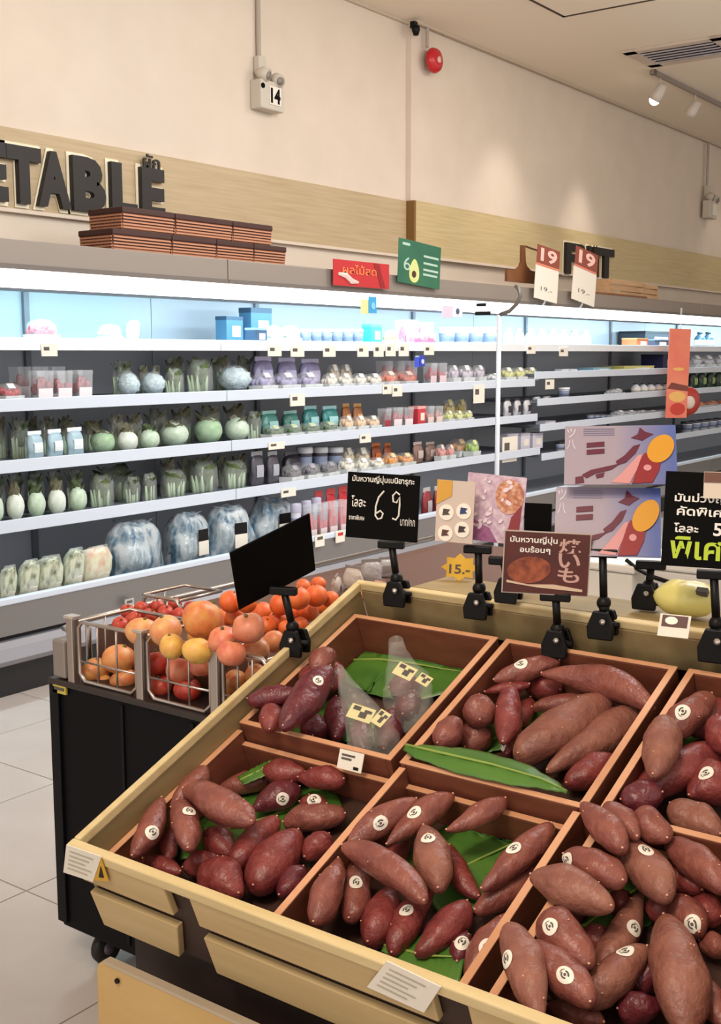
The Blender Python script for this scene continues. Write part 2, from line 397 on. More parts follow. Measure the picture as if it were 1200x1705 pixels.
wall_letters('fruit_sign', 'raised dark brown FRUIT letters on the oak band', [('F', 940, 958), ('R', 960, 976), ('U', 977, 990), ('I', 990.5, 994.5), ('T', 995, 1020)], XW + .11, zB2, zT2)

# ------------------------------------------------------------------ display fridges along the wall
XL = -4.43                                      # lip of the bin
XH = -4.62                                      # canopy front
SX = {1: -4.70, 2: -4.66, 3: -4.63, 4: -4.60}
def zc(px, py, X): return at(px, py, 0, X).z
ZA = {1: 1.62, 2: 1.329, 3: 1.039, 4: .757}
ZCC = {1: 1.62, 2: zc(920, 630, -4.66), 3: zc(920, 674, -4.63), 4: zc(920, 716, -4.60), 5: zc(920, 764, -4.58)}
SXC = {1: -4.70, 2: -4.66, 3: -4.63, 4: -4.60, 5: -4.58}
RH = .062
YC = [1.25, 4.98, 8.76, 12.5, 16.2]
XB = -5.26
ZH0, ZH1 = 2.012, 2.137
NAMES = ['nearest', 'second', 'third', 'farthest']
for ci in range(4):
    ya, yb = YC[ci], YC[ci + 1]; ym = (ya + yb) / 2; L = yb - ya - .006
    t = thing('display_fridge', ['open grey display fridge with cabbage shelves, nearest of the wall row', 'open display fridge beneath the green avocado sign, second in row', 'open display fridge beneath the FRUIT letters, third in row', 'open display fridge behind the orange banner, farthest of row'][ci], 'fridge', (-4.9, ym, 0), 'open fridges along the wall')
    B = lambda name, m, x0, x1, z0, z1, bev=0, par=t: MB().box(((x0 + x1) / 2, ym, (z0 + z1) / 2), (abs(x1 - x0), L, z1 - z0)).build(name, m, par, world=True, bevel=bev)
    mb = MB(); mb.prism([(-4.56, .30), (-4.455, .30), (XL, .46), (XL - .01, .478), (XL - .05, .478), (XL - .05, .40), (-4.56, .36)], (0, ym - L / 2, 0), (1, 0, 0), (0, 0, 1), (0, L, 0))
    mb.build('front_panel', M_GREY, t, world=True)
    B('lip', M_RAIL, XL - .03, XL + .006, .452, .484, .006)
    mb = MB(); mb.prism([(-4.6, .15), (-4.45, .16), (-4.42, .19), (-4.42, .25), (-4.45, .275), (-4.6, .275)], (0, ym - L / 2, 0), (1, 0, 0), (0, 0, 1), (0, L, 0))
    mb.build('bumper', M_GREYL, t, world=True)
    B('kick_plate', M_DARK, -4.62, -4.5, .0, .30)
    B('base', M_INT, -5.40, -4.56, .275, .40)
    B('back_panel', M_INT, -5.40, XB, .40, ZH0)
    B('canopy', M_CANOPY, -5.40, XH, ZH0, ZH1, .006)
    B('canopy_trim', mat('canopy_trim', '#6d645e', .4), XH - .02, XH + .006, ZH0 - .012, ZH0 + .012)
    mb = MB(); mb.prism([(XH - .005, ZH0 - .012), (XH - .03, 1.915), (XH - .06, 1.915), (XH - .06, ZH0 - .012)], (0, ym - L / 2, 0), (1, 0, 0), (0, 0, 1), (0, L, 0))
    mb.build('light_strip', M_LED, t, world=True)
    B('strip_edge', mat('strip_edge', '#5b6570', .4), XH - .07, XH - .028, 1.9, 1.914)
    for yv in (ya + .01, yb - .01):
        if (yv < ym and ci) or (yv > ym and ci < 3): continue
        MB().box((-5.0, yv, 1.2), (.62, .02, 1.6)).build('side_panel', M_WHITE, t, world=True)
    zs, xs = (ZA, SX) if ci < 2 else (ZCC, SXC)
    for k in zs:
        s = MB().box(((XB + xs[k]) / 2, ym, zs[k] + .035), (xs[k] - XB, L, .018)).build('shelf', M_SHELF if k > 1 else M_WHITE, t, world=True)
        r = MB().box((xs[k] + .008, ym, zs[k] + RH / 2), (.014, L, RH)).build('price_rail', M_RAIL if k > 1 else M_WHITE, s, world=True, bevel=.003)
    for k in (.25, .75):
        MB().box((XB + .012, ya + (yb - ya) * k, 1.2), (.02, .035, 1.5)).build('shelf_upright', M_SHELF, t, world=True)
    if ci == 0:
        MB().box(((XB + SX[1]) / 2, 3.9, ZA[1] + .0462), (.44, 1.9, .004)).build('shelf_mat', M_TEAL, t, world=True)
    lw = area('fridge_led_light', (XH - .09, ym, 1.93), (-5.05, ym, .9), L * .96, .05, 21, COOL)
    # long side of the strip runs along the case
    zax = Vector((.42, 0, 1)).normalized(); xax = Vector((0, 1, 0)); yax = zax.cross(xax)
    m4 = Matrix((xax, yax, zax)).transposed().to_4x4(); m4.translation = (XH - .09, ym, 1.9); lw.matrix_world = m4
def shelf_of(px, k):
    y = at(px, 600, 0, -4.65).y
    c = y > YC[2]
    if k == 'bin': return .40, XL - .06
    if c: return ZCC[k] + .045, SXC[k] - .012
    return ZA[k] + .045, SX[k] - .012

# ------------------------------------------------------------------ goods in the fridges: unit-size prototypes, copied and scaled
M_GREEN = mat('leaf_dark_green', '#44553a', .5, noise=(6, '#6a7a50', .35, .7))
M_GREENM = mat('leaf_mid_green', '#5d7448', .5, noise=(6, '#86975f', .35, .7))
M_BROWNG = mat('leaf_brown_green', '#625c4b', .5, noise=(6, '#86846a', .35, .7))
M_PALE = mat('cabbage_pale', '#cfe0cf', .4, noise=(4, '#a9c7a4', .35, .75))
M_PALEW = mat('cabbage_white', '#e3ebe2', .4, noise=(4, '#c3d6c3', .4, .8))
M_CAUL = mat('cauliflower_white', '#d3e4ec', .6, noise=(9, '#a3c0c8', .4, .7), bump=(14, .6))
CM = lambda h, r=.45: mat('c_' + h[1:], h, r)
PROTO = {}
def frill(mb, n, seed, spread, z0, h, wd, mi=0, curl=.25):
    rnd = random.Random(seed)
    for i in range(n):
        a = 2 * PI * i / n + rnd.uniform(-.3, .3); lean = rnd.uniform(.25, 1) * spread; hh = h * rnd.uniform(.75, 1.05); ww = wd * rnd.uniform(.8, 1.2)
        c, s_ = math.cos(a), math.sin(a); tw = rnd.uniform(-.5, .5)
        def fn(u, v):
            k = ww * math.sin(PI * min(1, .12 + v * .85)) ** .7
            y = (u - .5) * k; ru = .1 * curl * math.sin(9 * v + 6 * u + i)
            r = .06 + lean * (v ** 1.4) + curl * .3 * abs(u - .5) ** 2 * -1 + ru
            aa = a + tw * v
            return (math.cos(aa) * r - math.sin(aa) * y, math.sin(aa) * r + math.cos(aa) * y, z0 + hh * v - curl * .3 * v ** 3)
        mb.grid(fn, 4, 5, mi)
def lumps(n, seed, x, y, z0, r, nu=7, nv=5, amp=.06, z1=None):
    rnd = random.Random(seed); mb = MB()
    side = max(1, int(math.sqrt(n))); k = 0
    for i in range(n):
        fx = ((i % side) + .5) / side - .5; fy = ((i // side) + .5) / math.ceil(n / side) - .5
        rr = r * rnd.uniform(.85, 1.15)
        mb.blob((fx * x * 1.0 + rnd.uniform(-.02, .02), fy * y + rnd.uniform(-.02, .02), z0 + rnd.uniform(0, (z1 or z0) - z0 + .001)), (rr, rr, rr), nu, nv, amp, i + seed)
    return mb
def pillow(w_=1, d=.6, h=1, seed=0, amp=.05, pinch=.85):
    rnd = random.Random(seed); ph = [rnd.uniform(0, 6.3) for _ in range(5)]
    mb = MB(); nu, nv = 16, 10; vs = []; fs = []
    for j in range(nv + 1):
        v = j / nv; th = math.sin(PI * min(1, max(0, v * .86 + .10))) ** .55
        if j == nv: th = .05
        for k in range(nu):
            a = 2 * PI * k / nu
            q = 1 + amp * (math.sin(5 * a + ph[0] + 4 * v) + math.sin(9 * v + ph[1] + 2 * a) + .6 * math.sin(8 * a + ph[2]))
            ww = .5 * w_ * (1 - (1 - pinch) * v)
            vs.append((.5 * d * th * math.cos(a) * q, ww * math.copysign(abs(math.sin(a)) ** .7, math.sin(a)) * (.75 + .25 * th) * q, h * v))
    for j in range(nv):
        for k in range(nu):
            l = (k + 1) % nu; fs.append((j * nu + k, j * nu + l, (j + 1) * nu + l, (j + 1) * nu + k))
    fs.append(tuple(range(nu))[::-1]); fs.append(tuple(nv * nu + k for k in range(nu)))
    return mb.add(vs, fs)
def proto(kind, c1='#888888', c2='#ffffff', v=0):
    key = (kind, c1, c2, v)
    if key in PROTO: return PROTO[key]
    P = []                                      # (part name, mesh, index of the parent part or None)
    def p(name, mb, m, smooth=True, par=None): P.append((name, mb.mesh(name, m, smooth), par))
    rnd = random.Random(v * 7 + 3)
    if kind == 'head':                          # wrapped pale head with leaves behind
        mb = MB(); mb.blob((.05, 0, .34), (.42, .5, .36), 16, 10, .03, v, 0, None, 1, 4, lambda a, th: 1 + .05 * math.cos(7 * a) * math.sin(th)); p('head', mb, M_PALEW if v % 2 else M_PALE)
        mb = MB(); frill(mb, 7, v, .42, .3, .72, .5); p('leaf_crown', mb, M_BROWNG if v % 2 else M_GREEN)
    elif kind == 'cabbage':
        mb = MB(); mb.blob((0, 0, .48), (.5, .5, .49), 18, 12, .03, v, 0, None, 1, 3, lambda a, th: 1 + .04 * math.cos(6 * a + 2 * th)); p('head', mb, M_PALE if v % 2 else mat('cabbage_green', '#a8c8a2', .4, noise=(4, '#7fae7c', .35, .75)))
        mb = MB(); mb.blob((0, 0, .47), (.52, .52, .52), 12, 8, .05, v + 5); p('wrap', mb, M_FILM)
        mb = MB(); frill(mb, 6, v, .5, .35, .8, .5); p('leaf_crown', mb, M_BROWNG)
    elif kind == 'cauliflower':
        mb = MB(); mb.blob((0, 0, .45), (.48, .48, .42), 20, 12, .09, v, 0, None, 1, 6); p('curd', mb, M_CAUL)
        mb = MB(); mb.blob((0, 0, .48), (.5, .5, .48), 12, 8, .06, v + 9); p('wrap', mb, M_FILM)
        mb = MB(); frill(mb, 5, v, .4, .1, .6, .4); p('leaf_crown', mb, M_GREENM)
    elif kind == 'greens':                      # bunch in a clear bag, stems below
        mb = MB()
        for i in range(9):
            x, y = rnd.uniform(-.16, .16), rnd.uniform(-.32, .32)
            mb.tube([(x, y, 0), (x * 1.1, y * 1.1, .25), (x * 1.4, y * 1.2, .5)], [.07, .06, .03], 6)
        p('stems', mb, mat('stem_pale', '#b9cfae', .45))
        mb = MB(); frill(mb, 11, v, .5, .28, .72, .42); p('leaves', mb, [M_GREEN, M_BROWNG, M_GREENM, mat('leaf_olive', '#7d7b4a', .5, noise=(6, '#a18e4e', .35, .7))][v % 4])
        p('bag', pillow(1, .75, .92, v, .05), M_FILM)
    elif kind == 'punnet':                      # clear box of red fruit with a paper band
        p('fruit', lumps(12, v, .7, .8, .25, .17, z1=.6), mat('c_' + c1[1:], c1, .3))
        mb = MB(); mb.prism([(-.42, 0), (.42, 0), (.5, .8), (-.5, .8)], (0, -.47, 0), (1, 0, 0), (0, 0, 1), (0, .94, 0)); p('box', mb, M_CASE, False)
        mb = MB(); mb.box((0, 0, .87), (1.0, 1.0, .14)); p('lid', mb, M_CASE, False)
        mb = MB(); mb.prism([(.42, .02), (.475, .38), (.49, .38), (.44, .02)], (0, -.42, 0), (1, 0, 0), (0, 0, 1), (0, .84, 0)); p('paper_band', mb, mat('c_' + c2[1:], c2, .5), False)
    elif kind == 'pack':                        # foam tray of produce under film
        mb = MB(); mb.prism([(-.45, 0), (.45, 0), (.5, .3), (-.5, .3)], (0, -.5, 0), (1, 0, 0), (0, 0, 1), (0, 1, 0)); p('tray', mb, M_FOAM, False)
        p('produce', lumps(14, v, .8, .85, .34, .19, z1=.62), mat('c_' + c1[1:], c1, .4))
        mb = MB(); mb.blob((0, 0, .45), (.52, .52, .5), 14, 8, .03, v, p=.7); p('film', mb, M_FILM)
        mb = MB(); mb.box((.36, -.12, .8), (.05, .36, .3), R=Matrix.Rotation(-.7, 3, 'Y')); p('price_label', mb, mat('c_' + c2[1:], c2, .5), False)
    elif kind == 'tub':
        mb = MB(); mb.lathe([(.36, 0), (.4, .02), (.47, .78), (.47, .8)], 16); p('cup', mb, mat('c_' + c1[1:], c1, .35))
        mb = MB(); mb.lathe([(.5, .8), (.5, .95), (.46, 1), (0, 1)], 16); p('lid', mb, mat('c_' + c2[1:], c2, .35))
        mb = MB(); mb.lathe([(.425, .2), (.465, .68)], 16); p('label_band', mb, mat('label_grey', '#7f8ba8', .5))
    elif kind == 'bottle':
        mb = MB(); mb.lathe([(.4, 0), (.46, .03), (.46, .55), (.36, .7), (.2, .82), (.2, .9)], 14); p('body', mb, mat('c_' + c1[1:], c1, .3))
        mb = MB(); mb.lathe([(.23, .88), (.23, 1), (0, 1)], 12); p('cap', mb, mat('c_' + c2[1:], c2, .4))
        mb = MB(); mb.lathe([(.47, .15), (.47, .5)], 14); p('label_band', mb, M_PAPER)
    elif kind == 'carton':
        mb = MB(); mb.box((0, 0, .45), (1, 1, .9)); p('box', mb, mat('c_' + c1[1:], c1, .5), False)
        mb = MB(); mb.box((0, 0, .93), (1.03, 1.02, .14)); p('lid', mb, mat('c_' + c2[1:], c2, .5), False)
        mb = MB(); mb.box((.505, .1, .45), (.012, .5, .4)); p('front_label', mb, M_PAPER, False)
    elif kind == 'pouch':                       # standing bag with seal and label
        p('bag', pillow(1, .7, .9, v, .06), mat('c_' + c1[1:], c1, .3, bump=(6, .4)))
        mb = MB(); mb.box((0, 0, .94), (.06, .86, .14)); p('seal', mb, mat('c_' + c2[1:], c2, .4), False)
        mb = MB(); mb.grid(lambda a, b: (.39 - .05 * abs(b - .5), (a - .5) * .55, .25 + b * .36), 4, 4); p('front_label', mb, mat('c_' + c2[1:], c2, .4))
    elif kind == 'bigbag':                      # large crumpled bag of greens with a swing label
        mb = MB(); frill(mb, 12, v, .3, .05, .6, .3); mb.blob((0, 0, .35), (.3, .34, .26), 10, 7, .2, v); p('greens', mb, mat('bag_greens', '#7d97a0', .5, noise=(5, '#49625c', .35, .65)))
        p('bag', pillow(1.0, .95, .95, v, .075, .7), M_FILM2)
        mb = MB(); frill(mb, 5, v + 3, .35, .75, .3, .4); p('knot', mb, M_FILM2)
        if c1 != '#none':
            mb = MB(); mb.box((.5, .0, .58), (.02, .26, .2)); p('label_head', mb, M_BLACK, False)
            mb = MB(); mb.box((.505, .0, .36), (.02, .27, .24)); p('label', mb, M_PAPER, False)
    elif kind == 'slab':                        # leaning sleeve of cut vegetables
        mb = MB(); mb.blob((0, 0, .45), (.4, .46, .46), 12, 8, .06, v, p=.6); p('vegetable', mb, mat('c_' + c1[1:], c1, .4, noise=(4, c2, .4, .65)))
        p('sleeve', pillow(1, .85, .95, v, .04), M_FILM)
        mb = MB(); mb.box((.36, .1, .3), (.03, .4, .26), R=Matrix.Rotation(.2, 3, 'Y')); p('price_label', mb, M_PAPER, False)
    PROTO[key] = P
    return P
def instance(name, P, loc, size, rz, label, cat, group=None, tilt=0):
    e = thing(name, label, cat, loc, group)
    e.rotation_euler = (0, tilt, rz); e.scale = size
    os_ = []
    for pn, me, par in P:
        o = link(pn, me, e if par is None else os_[par]); os_.append(o)
    return e

ORD = ['first', 'second', 'third', 'fourth', 'fifth', 'sixth', 'seventh', 'eighth', 'ninth', 'tenth', 'eleventh', 'twelfth']
SHN = {1: 'top fridge shelf', 2: 'second fridge shelf down', 3: 'third fridge shelf down', 4: 'fourth fridge shelf down', 5: 'fifth fridge shelf down', 'bin': 'bottom fridge bin'}
# (shelf, kind, c1, c2, x ranges in the photo, y of the tops, depth ratio, set back, name, description, category)
def row(x0, x1, n, y0, y1=None, gap=0):
    y1 = y0 if y1 is None else y1; st_ = (x1 - x0) / n
    return [(x0 + i * st_, x0 + (i + 1) * st_ - gap, y0 + (y1 - y0) * (i / max(1, n - 1))) for i in range(n)]
G = [
 (1, 'pack', '#d2495e', '#f0d8d0', [(43, 94, 530)], .6, .06, 'meat_pack', 'pink film-wrapped pack alone on teal mat', 'pack'),
 (1, 'pack', '#c9d3c0', '#eceff0', [(165, 200, 538)], .7, .04, 'vegetable_pack', 'white tray pack of pale sprouts', 'pack'),
 (1, 'slab', '#e6ebe4', '#9fb39a', [(203, 230, 530)], .5, .08, 'vegetable_sleeve', 'white leaning sleeve beside sprout pack', 'pack'),
 (1, 'carton', '#3f6d8d', '#27455f', [(363, 400, 527), (404, 446, 513)], .5, .20, 'carton', 'dark blue flat carton at back', 'box'),
 (1, 'carton', '#35506f', '#8fb2cf', [(412, 440, 546)], .6, .02, 'carton', 'blue box at the front of shelf', 'box'),
 (1, 'pack', '#e2e8dc', '#ffffff', row(440, 497, 2, 540), .7, .03, 'sprout_pack', 'white bean sprout pack', 'pack'),
 (1, 'tub', '#aab2d2', '#e3e8f4', row(500, 604, 6, 548), 1, .03, 'tub', 'lilac and white dairy tub', 'tub'),
 (1, 'carton', '#3bb0a6', '#55c4b8', [(606, 632, 540)], .5, .06, 'carton', 'teal carton at end of tub row', 'box'),
 (1, 'pack', '#b9ab7c', '#e6e0d0', [(640, 662, 548)], .7, .03, 'tofu_pack', 'beige tofu pack beside pink packs', 'pack'),
 (1, 'punnet', '#d6336f', '#e86f9b', [(663, 690, 530), (690, 716, 534)], .6, .10, 'pink_punnet', 'pink labelled punnet standing at back', 'punnet'),
 (1, 'punnet', '#c92f63', '#e86f9b', [(680, 700, 552), (700, 722, 554)], .6, .02, 'pink_punnet', 'pink labelled punnet at front edge', 'punnet'),
 (1, 'tub', '#e9edf0', '#f6f8fa', row(732, 826, 4, 545), 1, .04, 'tub', 'white tub with dark logo', 'tub'),
 (1, 'bottle', '#eceff0', '#d9dfe6', row(838, 985, 8, 546, 550, 3), 1, .06, 'bottle', 'small white milk bottle', 'bottle'),
 (1, 'carton', '#39414d', '#22262c', [(1048, 1102, 552)], .5, .12, 'carton', 'dark lidded flat box near the orange banner', 'box'),
 (1, 'carton', '#d97a4e', '#c9a06c', [(1044, 1070, 563)], .6, .02, 'carton', 'small orange box near the orange banner', 'box'),
 (1, 'carton', '#4a5468', '#8fa0b8', [(1074, 1102, 565)], .6, .02, 'carton', 'slate blue box near the orange banner', 'box'),
 (1, 'bottle', '#3f5f74', '#20303c', row(1158, 1186, 2, 553), 1, .04, 'bottle', 'dark blue bottle right of the orange banner', 'bottle'),
 (2, 'pack', '#b81f36', '#e8e4e6', [(-8, 34, 636)], .8, .02, 'meat_pack', 'flat red meat pack at left end', 'pack'),
 (2, 'punnet', '#8e3a44', '#c9c2c6', row(18, 104, 3, 607), .8, .18, 'punnet', 'dark berry punnet in back row', 'punnet'),
 (2, 'punnet', '#a8454f', '#efe7ea', [(52, 84, 614), (86, 116, 614), (118, 149, 613)], .8, .02, 'punnet', 'strawberry punnet with white band', 'punnet'),
 (2, 'greens', '', '', [(184, 220, 596)], .8, .16, 'leafy_greens', 'dark bagged greens behind cauliflower', 'vegetable'),
 (2, 'cauliflower', '', '', [(194, 232, 616), (234, 274, 617)], 1, .02, 'cauliflower', 'bluish white wrapped cauliflower', 'vegetable'),
 (2, 'greens', '', '', [(272, 308, 610)], .9, .04, 'leafy_greens', 'bagged greens right of the cauliflowers', 'vegetable'),
 (2, 'greens', '', '', [(308, 357, 594)], .9, .05, 'leafy_greens', 'tall bagged lettuce beside loose cauliflower', 'vegetable'),
 (2, 'cauliflower', '', '', [(364, 416, 606)], 1, .02, 'cauliflower', 'pale green wrapped cauliflower at right of greens', 'vegetable'),
 (2, 'pouch', '#8d88ad', '#b9b6d4', row(418, 535, 3, 594, 598), .6, .12, 'pouch', 'silvery purple salad pouch in back row', 'bag'),
 (2, 'pack', '#a6a0c4', '#d5d3e6', row(420, 530, 3, 618), .7, .01, 'vegetable_pack', 'lilac film-wrapped pack in front row', 'pack'),
 (2, 'pack', '#e9e2d6', '#ffffff', row(537, 634, 4, 620), .7, .02, 'mushroom_pack', 'white mushroom pack', 'pack'),
 (2, 'pack', '#c9b59a', '#efe6da', row(545, 585, 2, 604), .7, .16, 'mushroom_pack', 'cream mushroom pack in back row', 'pack'),
 (2, 'punnet', '#b01f26', '#d3574f', row(630, 690, 3, 598), .7, .12, 'tomato_punnet', 'red tomato punnet in back row', 'punnet'),
 (2, 'pack', '#d8765e', '#f0d9cc', row(630, 690, 2, 616), .7, .02, 'tomato_pack', 'film-wrapped pack of pale red tomatoes', 'pack'),
 (2, 'punnet', '#b3243f', '#e9cfd6', row(708, 740, 2, 602), .7, .05, 'tomato_punnet', 'crimson cherry tomato punnet', 'punnet'),
 (2, 'pack', '#c5bccb', '#e4dfea', row(742, 806, 3, 606), .7, .05, 'garlic_pack', 'whitish garlic pack', 'pack'),
 (2, 'pack', '#dde1e6', '#ffffff', [(808, 832, 620)], .8, .02, 'tray_pack', 'flat white tray pack by the slim pole', 'pack'),
 (2, 'pack', '#cfcf86', '#f2f0e0', row(834, 892, 3, 610), .7, .03, 'pepper_pack', 'yellow-green pepper pack right of the pole', 'pack'),
 (2, 'greens', '', '', row(272, 424, 4, 590, 588), .9, .15, 'leafy_greens', 'tall brown-green bagged leaves along the back', 'vegetable'),
 (2, 'greens', '', '', row(228, 268, 2, 604), .9, .17, 'leafy_greens', 'shaded brown bagged leaves behind the cauliflowers', 'vegetable'),
 (3, 'greens', '', '', row(-14, 120, 5, 690, 688), .9, .22, 'leafy_greens', 'dim brown bagged leaves along the back left', 'vegetable'),
 (3, 'greens', '', '', row(176, 240, 2, 684), .9, .14, 'leafy_greens', 'brown-green bagged leaves behind the white cabbages', 'vegetable'),
 (3, 'greens', '', '', [(408, 436, 680)], .9, .06, 'leafy_greens', 'dark bagged bunch left of the teal bags', 'vegetable'),
 (4, 'greens', '', '', row(264, 414, 5, 758, 752), .9, .15, 'leafy_greens', 'brown bagged tops behind the bok choy', 'vegetable'),
 (4, 'greens', '', '', row(206, 262, 2, 790, 784), .9, .05, 'leafy_greens', 'low dark bunch lying on the sparse stretch', 'vegetable'),
 (3, 'greens', '', '', row(14, 50, 1, 694), .9, .12, 'leafy_greens', 'dark green bagged bunch at the left end', 'vegetable'),
 (3, 'greens', '', '', row(56, 128, 2, 696), .9, .18, 'leafy_greens', 'brownish bagged greens behind sprout bags', 'vegetable'),
 (3, 'pouch', '#a9c6d4', '#e4eef2', row(40, 140, 3, 718, 712), .8, .02, 'sprout_bag', 'bluish white bag of sprouts', 'bag'),
 (3, 'greens', '', '', [(130, 178, 697)], .9, .18, 'leafy_greens', 'yellowing bagged leaves behind white cabbage', 'vegetable'),
 (3, 'cabbage', '', '', [(150, 190, 716)], 1, .02, 'cabbage', 'smooth white round cabbage, leftmost on its shelf', 'vegetable'),
 (3, 'head', '', '', [(191, 228, 702), (229, 264, 700)], 1, .02, 'napa_cabbage', 'white-stemmed cabbage with dark leaves', 'vegetable'),
 (3, 'cabbage', '', '', [(266, 312, 703), (324, 368, 694), (375, 413, 695)], 1, .02, 'cabbage', 'pale green wrapped cabbage', 'vegetable'),
 (3, 'greens', '', '', row(238, 412, 4, 676, 668), .9, .13, 'leafy_greens', 'dark brownish greens in bags behind cabbages', 'vegetable'),
 (3, 'pouch', '#4f8d84', '#9fd0cc', row(430, 500, 2, 684), .7, .1, 'broccoli_bag', 'teal bag of broccoli', 'bag'),
 (3, 'pouch', '#3f8c8a', '#a8dbe0', row(500, 564, 2, 676), .7, .08, 'broccoli_bag', 'bright turquoise vegetable bag', 'bag'),
 (3, 'pack', '#4c6b48', '#b7c7a4', row(440, 560, 4, 706, 700), .8, .0, 'cucumber_pack', 'green tray pack along the shelf front', 'pack'),
 (3, 'pouch', '#a8683a', '#d7a468', row(566, 604, 2, 672), .7, .12, 'carrot_bag', 'orange brown carrot bag', 'bag'),
 (3, 'pack', '#e7c7a2', '#f5e8da', row(566, 630, 3, 690), .8, .01, 'mushroom_pack', 'cream mushroom tray pack', 'pack'),
 (3, 'punnet', '#7c1d26', '#a83a42', [(632, 648, 678)], .7, .04, 'berry_punnet', 'dark red berry punnet', 'punnet'),
 (3, 'punnet', '#b23c52', '#f0e4e8', row(648, 684, 2, 676), .7, .03, 'strawberry_punnet', 'red and white strawberry punnet', 'punnet'),
 (3, 'carton', '#c93c48', '#e8a6a6', [(685, 704, 676)], .7, .03, 'carton', 'plain red carton between the punnets', 'box'),
 (3, 'punnet', '#c98a84', '#ecd3cc', row(705, 734, 2, 674), .7, .03, 'fruit_punnet', 'pale pink fruit punnet', 'punnet'),
 (3, 'pack', '#b39a3c', '#e4d690', row(736, 776, 2, 662), .7, .14, 'corn_pack', 'yellow corn pack at back', 'pack'),
 (3, 'pack', '#d2d68a', '#f0f0c8', row(738, 786, 3, 682), .7, .01, 'corn_pack', 'pale green corn pack at front', 'pack'),
 (3, 'pouch', '#c9c9ce', '#33303a', row(836, 918, 5, 664, 662), .7, .03, 'mushroom_bag', 'white bag with black cap right of pole', 'bag'),
 (4, 'head', '', '', row(-28, 145, 5, 802, 792, 2), 1, .02, 'napa_cabbage', 'row cabbage with white rounded base and brown-green leaves', 'vegetable'),
 (4, 'greens', '', '', row(-24, 140, 5, 788, 778), .9, .14, 'leafy_greens', 'dim bagged greens behind the row cabbages', 'vegetable'),
 (4, 'greens', '', '', [(146, 192, 786)], .9, .04, 'leafy_greens', 'pale stemmed greens right of the row cabbages', 'vegetable'),
 (4, 'greens', '', '', [(150, 228, 772)], .9, .14, 'leafy_greens', 'drooping dark greens on an empty stretch', 'vegetable'),
 (4, 'greens', '', '', [(264, 312, 778), (314, 366, 762), (366, 412, 762)], .9, .03, 'leafy_greens', 'bagged white-stemmed bok choy', 'vegetable'),
 (4, 'pouch', '#595560', '#aeb0ba', row(414, 466, 2, 752), .7, .06, 'herb_bag', 'dark grey herb bag', 'bag'),
 (4, 'pouch', '#2f2c36', '#5d5a66', [(466, 504, 752)], .7, .08, 'herb_bag', 'black seaweed bag', 'bag'),
 (4, 'tub', '#4a4852', '#dfe3ea', row(494, 570, 3, 744), 1, .08, 'tub', 'black tub with white lid', 'tub'),
 (4, 'pack', '#5b5560', '#8f8a98', row(470, 560, 3, 772, 766), .8, .0, 'mushroom_pack', 'dark mushroom tray at the shelf front', 'pack'),
 (4, 'pack', '#d9c6a4', '#f0e8da', row(566, 614, 2, 742), .7, .12, 'mushroom_pack', 'tan mushroom pack at back', 'pack'),
 (4, 'pack', '#e6e2d4', '#ffffff', row(564, 638, 3, 760), .8, .01, 'mushroom_pack', 'ivory mushroom pack at front', 'pack'),
 (4, 'pouch', '#9a4a26', '#c97038', row(616, 654, 2, 738), .7, .12, 'carrot_bag', 'rust brown carrot bag', 'bag'),
 (4, 'pack', '#e0953a', '#f2d49a', row(636, 686, 2, 752), .8, .01, 'carrot_pack', 'bright orange carrot pack', 'pack'),
 (4, 'pouch', '#8f7268', '#c4b4ac', row(684, 726, 2, 736), .7, .06, 'onion_bag', 'brownish onion bag', 'bag'),
 (4, 'pack', '#d78d84', '#efd0c8', row(726, 756, 2, 738), .7, .03, 'radish_pack', 'pink radish pack', 'pack'),
 (4, 'pack', '#d79a58', '#ecc99c', [(748, 776, 728)], .7, .1, 'pumpkin_pack', 'orange pumpkin pack beside the limes', 'pack'),
 (4, 'pack', '#9cc04a', '#cfe08a', [(776, 796, 730)], .7, .03, 'lime_pack', 'bright lime green pack at right end', 'pack'),
 (4, 'carton', '#c9c6d4', '#a6a4b4', row(836, 918, 4, 722, 720), .6, .03, 'carton', 'pale lilac carton right of pole', 'box'),
 ('bin', 'slab', '#cfd4bc', '#4f5a3c', [(-14, 20, 932), (16, 58, 922), (48, 98, 915), (92, 132, 902)], .6, .02, 'vegetable_sleeve', 'leaning sleeve of pale cut vegetable with dark leaves', 'pack'),
 ('bin', 'slab', '#dcdcc0', '#cf9f86', [(116, 180, 900)], .6, .02, 'vegetable_sleeve', 'wide cream radish sleeve with pinkish foot', 'pack'),
 ('bin', 'bigbag', '#none', '', [(158, 282, 852)], .8, .05, 'salad_bag', 'biggest crumpled bluish salad bag, without label,', 'bag'),
 ('bin', 'bigbag', '#lab', '', [(268, 352, 846), (334, 422, 836), (402, 502, 825)], .8, .05, 'salad_bag', 'big crumpled salad bag with black and white label', 'bag'),
 ('bin', 'tub', '#cfcfdc', '#b7b4c8', row(484, 534, 3, 838, 828), 1, .03, 'tub', 'lilac salad tub in bin', 'tub'),
 ('bin', 'punnet', '#c8202a', '#e4d6d6', row(508, 576, 4, 836, 828), .7, .02, 'tomato_punnet', 'red tomato punnet in bin', 'punnet'),
 ('bin', 'pouch', '#c3242c', '#d8484a', row(520, 580, 3, 818, 810), .7, .14, 'tomato_bag', 'bright red tomato bag behind punnets', 'bag'),
 ('bin', 'pouch', '#8d2f36', '#b8b0b4', row(700, 760, 3, 812, 806), .7, .05, 'meat_bag', 'dull red bag right of the price board', 'bag'),
 (2, 'carton', '#c8ccd6', '#eef0f4', row(928, 956, 2, 617), .6, .02, 'carton', 'white low box just right of the joint', 'box'),
 (2, 'carton', '#7fb0c8', '#a8c8d8', [(972, 1006, 612)], .5, .03, 'carton', 'pale blue flat box', 'box'),
